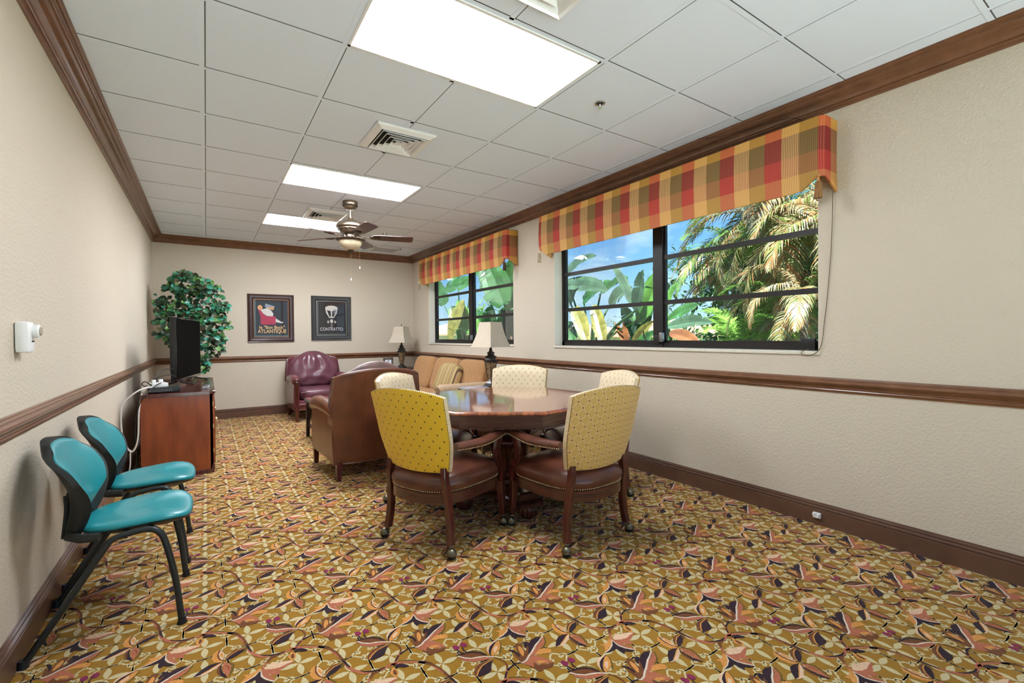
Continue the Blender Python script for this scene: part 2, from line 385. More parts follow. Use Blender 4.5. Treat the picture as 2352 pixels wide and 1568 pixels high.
# ------------------------------------------------------------------ floor with woven carpet
CARPET_C = {'ground': (168, 122, 34), 'cream': (218, 202, 154), 'olive': (118, 92, 30), 'terra': (192, 112, 80), 'brown': (124, 72, 38),
            'dark': (52, 32, 40), 'white': (238, 218, 196), 'orange': (228, 156, 78), 'peach': (240, 200, 164), 'maroon': (146, 44, 84)}
def carpet_mat(n, c):
    return mat('carpet_'+n, c, rough=.95, var=(330, .22, 2), bump=(420, .6, .004), spec=.1, sheen=.1)
def build_floor():
    names = list(CARPET_C); X0, X1, Y0, Y1 = XL-.02, XR+.02, YF-.02, YB+.02
    verts, faces, mi = [], [], []
    def add(pts, z, k):
        xs = [p[0] for p in pts]; ys = [p[1] for p in pts]
        if max(xs) < X0 or min(xs) > X1 or max(ys) < Y0 or min(ys) > Y1: return
        n0 = len(verts)
        for x, y in pts: verts.append((min(max(x, X0), X1), min(max(y, Y0), Y1), z))
        faces.append(tuple(range(n0, n0+len(pts)))); mi.append(k)
    add([(X0-.3, Y0-.3), (X1+.3, Y0-.3), (X1+.3, Y1+.3), (X0-.3, Y1+.3)], 0, 0)
    verts[:] = [(X0-.2, Y0-.2, 0), (X1+.2, Y0-.2, 0), (X1+.2, Y1+.2, 0), (X0-.2, Y1+.2, 0)]
    # pale lattice: petals around every crossing, joined by scrolls
    AX, AY = .2925, .302; hx, hy = AX/4, AY/4; O = (.621, 2.023); s0 = (O[0]-.058, O[1]+.056)
    ck = names.index('cream')
    def petal(x0, y0, x1, y1, wd):
        dx, dy = x1-x0, y1-y0; L = math.hypot(dx, dy); dx /= L; dy /= L
        prof = [(.04, .12), (.2, .62), (.42, 1), (.62, .92), (.82, .5), (.97, .1)]
        a = [(x0+dx*L*t-dy*wd*k, y0+dy*L*t+dx*wd*k) for t, k in prof]; b = [(x0+dx*L*t+dy*wd*k, y0+dy*L*t-dx*wd*k) for t, k in prof]
        add(a+b[::-1], .0003, ck)
    def stroke(pts, wd):
        P = [V((p[0], p[1], 0)) for p in pts]; A, B = [], []
        for i, p in enumerate(P):
            t = (P[min(i+1, len(P)-1)]-P[max(i-1, 0)]).normalized(); n = V((-t.y, t.x, 0))
            A.append((p+n*wd)[:2]); B.append((p-n*wd)[:2])
        add(A+B[::-1], .0003, ck)
    ni = int((X1-X0)/hx)+6; nj = int((Y1-Y0)/hy)+6
    i0 = int((X0-s0[0])/hx)-3; j0 = int((Y0-s0[1])/hy)-3
    for i in range(i0, i0+ni):
        for j in range(j0, j0+nj):
            x, y = s0[0]+i*hx, s0[1]+j*hy
            if (i+j) % 2 and i % 2: continue
            if (i+j) % 2:      # petal crossing
                for dx, dy in ((1, 0), (-1, 0), (0, 1), (0, -1)):
                    petal(x, y, x+dx*hx*.88, y+dy*hy*.93, .0120)
            else:              # scroll node
                for sx in (1, -1):
                    q = [(0, 0), (.22, -.02), (.38, .06), (.46, .20), (.58, .23), (.72, .26), (.80, .40), (.95, .50), (1.02, .74), (1, 1)]; c = [(.58, .24), (.60, .10), (.74, .04), (.80, .13), (.72, .17)]
                    if i % 2: q = [(b, a) for a, b in q]; c = [(b, a) for a, b in c]
                    stroke([(x+sx*a*hx, y+b*hy) for a, b in q], .0038)
                    stroke([(x+sx*a*hx, y+b*hy) for a, b in c], .0044)
    # the figured vine, leaf and blossom repeat
    for i in range(-40, 60):
        for j in range(-40, 60):
            ox, oy = O[0]+(i+j)*AX, O[1]+(j-i)*AY
            if not (X0-.45 < ox < X1+.45 and Y0-.45 < oy < Y1+.45): continue
            for c, l, pts in CARPET_MOTIFS:
                add([(ox+a/1000, oy+b/1000) for a, b in pts], .0003*(l+1), names.index(c))
    me = bpy.data.meshes.new('floor'); me.from_pydata(verts, [], faces)
    for n in names: me.materials.append(carpet_mat(n, CARPET_C[n]))
    me.polygons.foreach_set('material_index', mi); me.update()
    o = bpy.data.objects.new('floor', me); COL.objects.link(o); struct(o)
    s = G(); s.b2((XL-.2, YF-.2, -.3), (XR+.2, YB+.2, -.004)); s.build('floor_slab', M_white, o, smooth=False)
build_floor()

# ------------------------------------------------------------------ walls, windows
W1 = (4.78, 7.405, 1.093, 2.30); W2 = (1.337, 3.975, 1.093, 2.30); WT = .17
def walls():
    g = G(); g.b2((XL-.15, YF-.15, -.05), (XL, YB+.15, H+.1)); struct(g.build('wall_left', M_wall, smooth=False))
    g = G(); g.b2((XL, YB, -.05), (XR+WT, YB+.15, H+.1)); struct(g.build('wall_back', M_wall, smooth=False))
    g = G(); o0, o1, oz = XL+.12, XR-.12, 2.50      # added glazed opening to let daylight in, facing the terrace behind the camera
    g.b2((XL, YF-.15, -.05), (o0, YF, H+.1)); g.b2((o1, YF-.15, -.05), (XR+WT, YF, H+.1)); g.b2((o0, YF-.15, oz), (o1, YF, H+.1)); struct(g.build('wall_front', M_wall, smooth=False))
    g = G(); n = 4; wd = (o1-o0)/n
    for k in range(n+1): g.b2((max(o0, o0+k*wd-.03), YF-.10, 0), (min(o1, o0+k*wd+.03), YF-.05, oz))
    g.b2((o0, YF-.10, 0), (o1, YF-.05, .05)); g.b2((o0, YF-.10, oz-.05), (o1, YF-.05, oz)); d = struct(g.build('added_daylight_door', M_bronze, smooth=False))  # unseen door frame, put in with the opening for its daylight
    for k in range(n):
        g = G(); g.b2((o0+k*wd+.03, YF-.08, .05), (o0+(k+1)*wd-.03, YF-.075, oz-.05)); g.build('glass_pane', M_glass, d, smooth=False)
    g = G(); g.b2((XL-6, YF-14, -.25), (XR+4, YF-.16, -.03)); struct(g.build('added_terrace', mat('daylight_bounce_paving', (236, 232, 226), rough=.8, var=(2, .06)), smooth=False))  # unseen pale paving added to bounce sunlight up to the ceiling
    g = G(); x0, x1 = XR, XR+WT
    g.b2((x0, YF, -.3), (x1, YB, W1[2])); g.b2((x0, YF, W1[3]), (x1, YB, H+.1))
    for a, b in ((YF, W2[0]), (W2[1], W1[0]), (W1[1], YB)): g.b2((x0, a, W1[2]), (x1, b, W1[3]))
    struct(g.build('wall_right', M_wall, smooth=False))
walls()
def ceiling():
    g = G(); g.b2((XL-.15, YF-.15, H+.002), (XR+WT, YB+.15, H+.12)); c = struct(g.build('ceiling', M_tile, smooth=False))
    T = .6096; y0 = 1.7766; gx = [-.61+.003, .003, .598, 1.193, 1.790, 2.383, 2.972]
    g = G(); hw = .012
    ys = [y0+k*T for k in range(-7, 11)]
    for x in gx: 
        if x == gx[3]: continue
        g.b2((x-hw, YF, H), (x+hw, YB, H+.003))
    for y in ys:
        if YF < y < YB: g.b2((XL, y-hw, H+.0003), (XR, y+hw, H+.003))
    # centre bars run only between the lights
    for k in (-6, -5, -2, -1, 1, 2, 3, 5, 6, 8, 9, 10):
        g.b2((gx[3]-hw, y0+k*T, H+.0003), (gx[3]+hw, min(y0+(k+1)*T, YB), H+.003))
    g.build('ceiling_grid', M_grid, c, smooth=False)
    # grey strips paint in the shadow line along one edge of each bar
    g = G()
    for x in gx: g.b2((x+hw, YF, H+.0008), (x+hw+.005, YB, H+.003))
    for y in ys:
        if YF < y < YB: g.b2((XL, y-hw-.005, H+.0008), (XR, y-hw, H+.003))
    g.build('painted_shadow_line', mat('seam_shade_grey', (84, 84, 84), rough=.9), c, smooth=False)
ceiling()
CROWN = [(0, -.104), (.010, -.104), (.014, -.100), (.014, -.092), (.020, -.088), (.026, -.090), (.029, -.084), (.026, -.078), (.032, -.074), (.036, -.060), (.048, -.046), (.064, -.040), (.074, -.040),
         (.078, -.034), (.084, -.032), (.088, -.034), (.092, -.028), (.092, -.018), (.098, -.012), (.106, -.014), (.110, -.008), (.112, -.003), (.118, -.003), (.118, .006), (0, .006)]
RAIL = [(0, -.045), (.006, -.045), (.010, -.036), (.014, -.030), (.012, -.026), (.016, -.022), (.017, -.016), (.014, -.012), (.020, -.004), (.024, .002), (.036, .006), (.042, .013), (.041, .021),
        (.034, .027), (.022, .028), (.022, .032), (.012, .036), (.010, .043), (.0, .045)]
BASE = [(0, 0), (.017, 0), (.017, .096), (.012, .100), (.018, .106), (.018, .112), (.012, .117), (.008, .119), (.012, .124), (.011, .130), (.005, .134), (.006, .138), (0, .141)]
def mould(prof, z, side, name, m):
    """a moulding swept along one wall with mitred ends"""
    g = G()
    def ring(k):
        out = []
        for d, h in prof:
            if side == 'left': p = (XL+d, YF+d if k == 0 else YB-d, z+h)
            elif side == 'right': p = (XR-d, YF+d if k == 0 else YB-d, z+h)
            elif side == 'back': p = (XL+d if k == 0 else XR-d, YB-d, z+h)
            else: p = (XL+d if k == 0 else XR-d, YF+d, z+h)
            out.append(p)
        return out
    g.loft([ring(0), ring(1)]); return struct(g.build(name, m, ang=25))
k = 1
for side in ('left', 'back', 'right', 'front'):
    mould(CROWN, H, side, 'trim_%d' % k, M_crown)
    if side != 'front': mould(RAIL, .888, side, 'trim_%d' % (k+4), M_crown)
    mould(BASE, 0, side, 'baseboard_'+side, M_base) if side != 'front' else None; k += 1

def window(n, W, flip=False):
    y0, y1, z0, z1 = W; X = 3.33
    g = G()   # reveal lining
    g.b2((XR+.001, y0, z0), (X, y0+.004, z1)); g.b2((XR+.001, y1-.004, z0), (X, y1, z1)); g.b2((XR+.001, y0, z1-.004), (X, y1, z1))
    r = struct(g.build('window_%d' % n, M_reveal, smooth=False))
    g = G(); g.b2((XR-.012, y0-.004, z0-.022), (X, y1+.004, z0+.002), bev=.004); g.build('window_sill', M_sill, r)
    g = G(); f = .038; D = .05
    ym = (y0+y1)/2
    g.b2((X-.01, y0, z0), (X+D, y1, z0+.045)); g.b2((X-.01, y0, z1-f), (X+D, y1, z1)); g.b2((X-.01, y0, z0), (X+D, y0+f, z1)); g.b2((X-.01, y1-f, z0), (X+D, y1, z1))
    g.b2((X-.018, ym-.05, z0), (X+D, ym+.05, z1))
    g.build('window_frame', M_bronze, r, smooth=False)
    for a, b in ((y0+f, ym-.05), (ym+.05, y1-f)):
        g = G()
        for z in (1.487, 1.877, 2.262): g.b2((X-.004, a, z-.018), (X+.035, b, z+.018))
        for yy in (a, b-.018): g.b2((X+.002, yy, z0+.045), (X+.03, yy+.018, z1-f))
        g.b2((X+.002, a, z0+.045), (X+.03, b, z0+.063))
        s = g.build('sash', M_bronze, r, smooth=False)
        g = G(); g.b2((X+.014, a+.002, z0+.05), (X+.018, b-.002, z1-f-.002)); g.build('glass_pane', M_glass, s, smooth=False)
    g = G(); g.b2((X-.045, ym-.03, z0+.035), (X-.016, ym+.03, z0+.11), bev=.005)
    g.tube([(X-.04, ym+.035, z0+.06), (X-.07, ym+.07, z0+.055), (X-.075, ym+.10, z0+.08), (X-.07, ym+.12, z0+.15)], .006)
    g.build('crank_handle', M_bronze, r)
    g = G(); g.b2((X-.05, ym-.07, z0+.05), (X-.02, ym-.035, z0+.13), bev=.004); g.build('latch', mat('grey_latch', (150, 150, 150), rough=.3, metal=.8), r)
window(1, W1); window(2, W2)

# ------------------------------------------------------------------ valances
def plaid(name, yref, per, dens):
    m, nt, b = pbsdf(name); L = nt.links
    b.inputs['Roughness'].default_value = .8
    tc = nn(nt, 'ShaderNodeTexCoord'); sp = nn(nt, 'ShaderNodeSeparateXYZ'); L.new(tc.outputs['Object'], sp.inputs[0])
    yy = math_(nt, 'SUBTRACT', sp.outputs['Y'], math_(nt, 'MAXIMUM', 0, math_(nt, 'SUBTRACT', sp.outputs['X'], 3.045)))
    t = math_(nt, 'FRACT', math_(nt, 'DIVIDE', math_(nt, 'SUBTRACT', yy, yref), per))
    z = math_(nt, 'DIVIDE', math_(nt, 'SUBTRACT', sp.outputs['Z'], 2.069), .43)
    def rows(cs):
        r = nn(nt, 'ShaderNodeValToRGB'); r.color_ramp.interpolation = 'CONSTANT'; e = r.color_ramp.elements
        e[0].position = 0; e[0].color = lin(cs[0]); e[1].position = .24; e[1].color = lin(cs[1])
        for p, c in ((.51, cs[2]), (.835, cs[3])): q = e.new(p); q.color = lin(c)
        L.new(z, r.inputs[0]); return r.outputs[0]
    ol = rows([(196, 152, 76), (170, 116, 70), (138, 108, 60), (206, 156, 66)])
    ye = rows([(224, 168, 92), (200, 128, 84), (172, 120, 74), (238, 180, 82)])
    rd = rows([(210, 118, 78), (200, 62, 58), (158, 50, 46), (222, 116, 66)])
    c = mixc(nt, math_(nt, 'GREATER_THAN', t, 1/3), ol, ye); c = mixc(nt, math_(nt, 'GREATER_THAN', t, 2/3), c, rd)
    # fine ribs, pale and strong in the yellow column
    st = math_(nt, 'GREATER_THAN', math_(nt, 'FRACT', math_(nt, 'MULTIPLY', sp.outputs['Y'], dens)), .55)
    inye = math_(nt, 'MULTIPLY', math_(nt, 'GREATER_THAN', t, 1/3), math_(nt, 'LESS_THAN', t, 2/3))
    c = mixc(nt, math_(nt, 'MULTIPLY', math_(nt, 'MULTIPLY', st, inye), .8), c, lin((246, 212, 142)))
    c = mixc(nt, math_(nt, 'MULTIPLY', st, .12), c, lin((246, 212, 142)))
    L.new(c, b.inputs['Base Color'])
    tr = nn(nt, 'ShaderNodeBsdfTranslucent'); L.new(c, tr.inputs[0]); mx = nn(nt, 'ShaderNodeMixShader'); mx.inputs[0].default_value = .34
    L.new(b.outputs[0], mx.inputs[1]); L.new(tr.outputs[0], mx.inputs[2]); L.new(mx.outputs[0], nt.nodes['Material Output'].inputs[0])
    return m
M_bold = mat('black_liner', (28, 22, 22), rough=.8)
def valance(y0, y1, label, ms, board_lbl):
    root = thing('window_valance', label, 'valance', ((XR+3.03)/2, (y0+y1)/2, 2.07), 0, 'plaid valances over the windows')
    off = -V(root.location)
    X = 3.03; rc = .035; path = []           # plan: wall -> front -> wall, y decreasing end first
    path.append((XR-.002, y0))
    for k in range(7):
        a = PI/2*k/6; path.append((X+rc-rc*math.sin(a), y0+rc-rc*math.cos(a)))
    n = 60
    for k in range(1, n): path.append((X, y0+rc+(y1-y0-2*rc)*k/n))
    for k in range(7):
        a = PI/2*(1-k/6); path.append((X+rc-rc*math.sin(a), y1-rc+rc*math.cos(a)))
    path.append((XR-.002, y1))
    def zb(x, y):
        d = min(y-y0, y1-y)
        if x > X+rc*1.05: return 2.115 - .05*min(1, (x-X)/.12)
        if x > X+1e-4: return 2.135
        t = min(1, max(0, (d-.03)/.10)); return 2.135-.066*t
    def bulge(z): return -.012*math.sin(PI*min(1, max(0, (z-2.07)/.42)))
    g = G(); out, inn = [], []
    for kk in range(9):
        ro, ri = [], []
        for x, y in path:
            b = zb(x, y); z = b+(2.492-b)*kk/8; dx = bulge(z)
            ro.append((x+dx, y, z)); ri.append((min(x+dx+.012, XR), min(max(y, y0+.012), y1-.012), z))
        out.append(ro); inn.append(ri)
    g.slab(out, inn)
    o = g.build('valance_fabric', ms, root, ang=60, loc=tuple(off))
    g = G(); g.b2((X+.02, y0+.014, 2.47), (XR, y1-.014, 2.5)); 
    g.build('mounting_board', M_bold, root, smooth=False, loc=tuple(off))
    return root
def col_yref(y_edge): return y_edge
valance(1.235, 4.02, 'long plaid fabric valance in gold, rust and olive over the larger near window', plaid('plaid_near', 1.264, .3105, 95), '')
valance(4.665, 7.40, 'plaid fabric valance over the farther window, beside the back corner', plaid('plaid_far', 4.735, .3105, 95), '')
def tassel(x, y, z, label, c):
    t = thing('curtain_tassel', label, 'tassel', (x, y, z-.15), 0, 'tassels hanging from the valances')
    m1 = mat('tassel_thread', c, rough=.8, var=(90, .4), stretch=(4, 4, .3))
    g = G(); g.lathe([(.002, .15), (.002, .135)], 8); g.lathe([(.005, .126), (.010, .130), (.010, .136), (.004, .140)], 12); g.lathe([(.010, .092), (.008, .105), (.005, .128)], 12)
    g.build('tassel_head', mat('tassel_gold', tuple(min(255, int(v*1.15)) for v in c), rough=.6), t)
    g = G(); g.lathe([(.0215, .0), (.021, .03), (.019, .07), (.0165, .088), (.016, .096), (.010, .1)], 28, flute=(14, .12, lambda z: 1)); g.build('tassel_skirt', m1, t)
tassel(3.022, 1.262, 2.155, 'gold tassel at the right end of the near plaid valance', (168, 118, 66))
tassel(3.022, 3.99, 2.15, 'pale cream tassel at the left end of the near plaid valance', (206, 182, 150))
tassel(3.022, 4.69, 2.15, 'dark brown tassel at the right end of the farther plaid valance', (84, 54, 26))
tassel(3.022, 7.37, 2.15, 'small beige tassel at the corner end of the farther plaid valance', (190, 170, 140))
# ------------------------------------------------------------------ ceiling fittings
T = .6096; Y0 = 1.7766
for ya, kk, lab in ((Y0, PANEL[0], 'large lit fluorescent panel light nearest the camera'), (Y0+4*T, PANEL[1], 'lit fluorescent panel light in the middle of the ceiling'),
                (Y0+7*T, PANEL[2], 'farthest lit fluorescent panel light, partly behind the ceiling fan')):
    t = thing('fluorescent_light', lab, 'ceiling light', (1.194, ya+T/2, H-.001), 0, 'fluorescent panel lights')
    xa, xb = .61-1.194, 1.778-1.194; yy = T/2-.012
    g = G()
    for a, b in (((xa, -yy, -.004), (xb, -yy+.016, .004)), ((xa, yy-.016, -.004), (xb, yy, .004)), ((xa, -yy, -.004), (xa+.012, yy, .004)), ((xb-.012, -yy, -.004), (xb, yy, .004))): g.b2(a, b)
    g.build('light_frame', M_white, t, smooth=False)
    g = G(); g.b2((xa+.012, -yy+.016, -.001), (xb-.012, yy-.016, .003)); g.build('diffuser', diffuser_mat(kk), t, smooth=False)
def vent(x0, x1, y0, y1, label):
    cx, cy = (x0+x1)/2, (y0+y1)/2; t = thing('ceiling_diffuser', label, 'vent', (cx, cy, H-.004), 0, 'square air diffusers'); s = (x1-x0)/2; sy = (y1-y0)/2
    g = G()
    def ringz(g, r0, r1, z0, z1, th=.003):
        q = lambda r, z: [(-s*r, -sy*r, z), (s*r, -sy*r, z), (s*r, sy*r, z), (-s*r, sy*r, z)]
        g.loft([q(r0, z0), q(r1, z1), q(r1, z1-th), q(r0, z0-th), q(r0, z0)], cap=False)
    g.b2((-s, -sy, .001), (s, sy, .0035))
    ringz(g, 1.0, .97, -.001, -.010, .003); ringz(g, .97, .80, -.010, -.026, .004); ringz(g, .80, .79, -.026, -.004, .002)
    g.build('outer_frame', M_white, t, smooth=False)
    g = G(); g.b2((-s*.8, -sy*.8, -.003), (s*.8, sy*.8, .0)); g.build('duct_opening', M_gap, t, smooth=False)
    for k in range(4):
        g = G(); r = .76-.17*k; ringz(g, r+.01, r-.10, -.034, -.010, .003); g.build('louvre', M_white, t, smooth=False)
    g = G(); g.loft([[(-s*.10, -sy*.10, -.032), (s*.10, -sy*.10, -.032), (s*.10, sy*.10, -.032), (-s*.10, sy*.10, -.032)], [(-s*.10, -sy*.10, -.030), (s*.10, -sy*.10, -.030), (s*.10, sy*.10, -.030), (-s*.10, sy*.10, -.030)], [(-.004, -.004, -.008), (.004, -.004, -.008), (.004, .004, -.008), (-.004, .004, -.008)]]); g.build('centre_cone', M_white, t, smooth=False)
vent(.985, 1.415, 3.08, 3.53, 'square white air diffuser between the two nearer panel lights')
vent(.985, 1.415, 5.53, 5.99, 'square white air diffuser just behind the ceiling fan rod')
vent(.94, 1.372, 1.20, 1.644, 'square white air diffuser cut off by the top edge of the photo')
t = thing('return_grille', 'flat grey return air grille in the ceiling near the back corner', 'vent', (2.51, 7.6, H-.004))
g = G()
for a, b in (((-.22, -.2, -.006), (.22, -.175, .004)), ((-.22, .175, -.006), (.22, .2, .004)), ((-.22, -.2, -.006), (-.195, .2, .004)), ((.195, -.2, -.006), (.22, .2, .004))): g.b2(a, b)
g.build('grille_frame', M_white, t, smooth=False)
g = G()
for k in range(28): g.box((0, -.17+k*.0126, -.002), (.39, .007, .002), mat=Matrix.Rotation(.6, 4, 'X'))
g.b2((-.195, -.175, .002), (.195, .175, .004)); g.build('grille_slats', mat('grille_grey', (186, 186, 186), rough=.5), t, smooth=False)
def sprinkler(x, y, label):
    t = thing('fire_sprinkler', label, 'sprinkler', (x, y, H), 0, 'ceiling sprinklers')
    ch = mat('chrome', (200, 200, 200), rough=.15, metal=1)
    g = G(); g.lathe([(.030, .004), (.034, .0), (.033, -.004), (.027, -.006), (.021, -.002)], 24); g.build('escutcheon', ch, t)
    g = G(); g.lathe([(.020, -.003), (.019, -.004)], 20); g.build('recess', M_gap, t)
    g = G(); g.lathe([(.008, 0), (.008, -.012), (.005, -.018), (.003, -.026), (.011, -.028), (.011, -.030)], 12)
    g.tube([(.007, 0, -.01), (.009, 0, -.02), (.003, 0, -.028)], .0015); g.tube([(-.007, 0, -.01), (-.009, 0, -.02), (-.003, 0, -.028)], .0015); g.build('sprinkler_head', ch, t)
sprinkler(2.087, 2.111, 'chrome fire sprinkler in the ceiling tile right of the nearest panel light')
sprinkler(2.12, 6.413, 'small distant fire sprinkler in the ceiling right of the fan')

# ------------------------------------------------------------------ ceiling fan
def fan():
    t = thing('ceiling_fan', 'bronze ceiling fan with five dark wood blades and a glass bowl light', 'ceiling fan', (1.315, 5.10, H))
    mb = mat('brushed_antique_brass', (150, 132, 112), rough=.3, metal=.9, var=(5, .3)); md = mat('antique_bronze_ornament', (112, 98, 86), rough=.4, metal=.8, var=(60, .5, 2), bump=(70, .8, .006))
    mbl = wood('fan_blade_walnut', (84, 46, 44), (58, 32, 32), rough=.35, stretch=(2, 12, 12), coat=.2)
    g = G(); g.lathe([(.075, 0), (.078, -.015), (.076, -.045), (.064, -.068), (.040, -.082), (.018, -.086)], 32); g.build('canopy', mb, t)
    g = G(); g.lathe([(.0785, -.040), (.080, -.046), (.070, -.060), (.066, -.058)], 40, flute=(40, .05, lambda z: 1), cap=False); g.build('canopy_ring', md, t)
    g = G(); g.cyl((0, 0, -.08), (0, 0, -.20), .0115); g.build('downrod', mb, t)
    g = G(); g.lathe([(.015, -.165), (.020, -.168), (.022, -.19), (.034, -.205), (.036, -.214)], 24); g.build('yoke_cover', mb, t)
    g = G(); g.lathe([(.03, -.210), (.09, -.216), (.128, -.232), (.146, -.256), (.150, -.276), (.142, -.288), (.132, -.292), (.134, -.300), (.120, -.322), (.09, -.345), (.06, -.352)], 48); g.build('motor_housing', mb, t)
    g = G(); g.lathe([(.133, -.298), (.136, -.306), (.122, -.322), (.118, -.318)], 48, flute=(36, .05, lambda z: 1), cap=False); g.build('housing_band', md, t)
    g = G(); g.lathe([(.058, -.350), (.062, -.356), (.062, -.385), (.055, -.392)], 28); g.build('switch_housing', mb, t)
    g = G()
    for k in range(20):
        a = 2*PI*k/20; g.ell((.135*math.cos(a), .135*math.sin(a), -.408), (.020, .020, .012), 8)
    g.lathe([(.06, -.388), (.10, -.392), (.142, -.402), (.150, -.410), (.140, -.420), (.118, -.426), (.11, -.420)], 48); g.build('fitter_ring', md, t)
    mg = mat('amber_alabaster_glass', (226, 208, 176), rough=.35, var=(9, .2), emit=.0); 
    g = G(); g.lathe([(.118, -.418), (.120, -.430), (.112, -.458), (.092, -.486), (.064, -.508), (.04, -.520), (.02, -.524)], 40); g.build('glass_bowl', mg, t)
    g = G(); g.lathe([(.036, -.516), (.038, -.522), (.028, -.530), (.016, -.538), (.012, -.546), (.004, -.552)], 20); g.build('bowl_finial', md, t)
    for k in range(5):
        a = math.radians(-15+72*k); R = Matrix.Rotation(a, 4, 'Z') @ Matrix.Translation((0, 0, -.372)) @ Matrix.Rotation(math.radians(-13), 4, 'X')
        g = G(); o = [(.235, -.052), (.30, -.062), (.62, -.070), (.648, -.066), (.66, -.054), (.66, .054), (.648, .066), (.62, .070), (.30, .062), (.235, .052), (.222, .03), (.218, 0), (.222, -.03)]
        g.loft([[(x, y, -.003) for x, y in o], [(x, y, .003) for x, y in o]]); bmesh.ops.transform(g.bm, matrix=R, verts=g.bm.verts); b = g.build('blade', mbl, t)
        g = G(); g.tube(bez([(.05, 0, .02), (.10, 0, .012), (.15, 0, -.004), (.20, 0, -.010)], 4), [.010]*12+[.012], flat=(1.6, .7), seg=8) if False else g.tube(bez([(.05, 0, .02), (.10, 0, .010), (.15, 0, -.006), (.21, 0, -.010)], 4), .008)
        g.ell((.245, 0, -.008), (.052, .036, .007), 16); g.ell((.245, 0, -.013), (.036, .020, .006), 12)
        for s in (-1, 1): g.ell((.285, s*.016, -.008), (.024, .013, .006), 10)
        bmesh.ops.transform(g.bm, matrix=R, verts=g.bm.verts); g.build('blade_iron', md, b)
    for (x, y, zz, ln) in ((0, 0, -.552, .27), (.113, .07, -.42, .26)):
        g = G(); g.cyl((x, y, zz), (x, y, zz-ln), .0012, seg=6); p = g.build('pull_chain', M_nail, t)
        g = G(); g.lathe([(.004, 0), (.006, -.008), (.009, -.020), (.008, -.024), (.003, -.025)], 12, c=(x, y, zz-ln)); g.build('pull_knob', M_white, p)
fan()

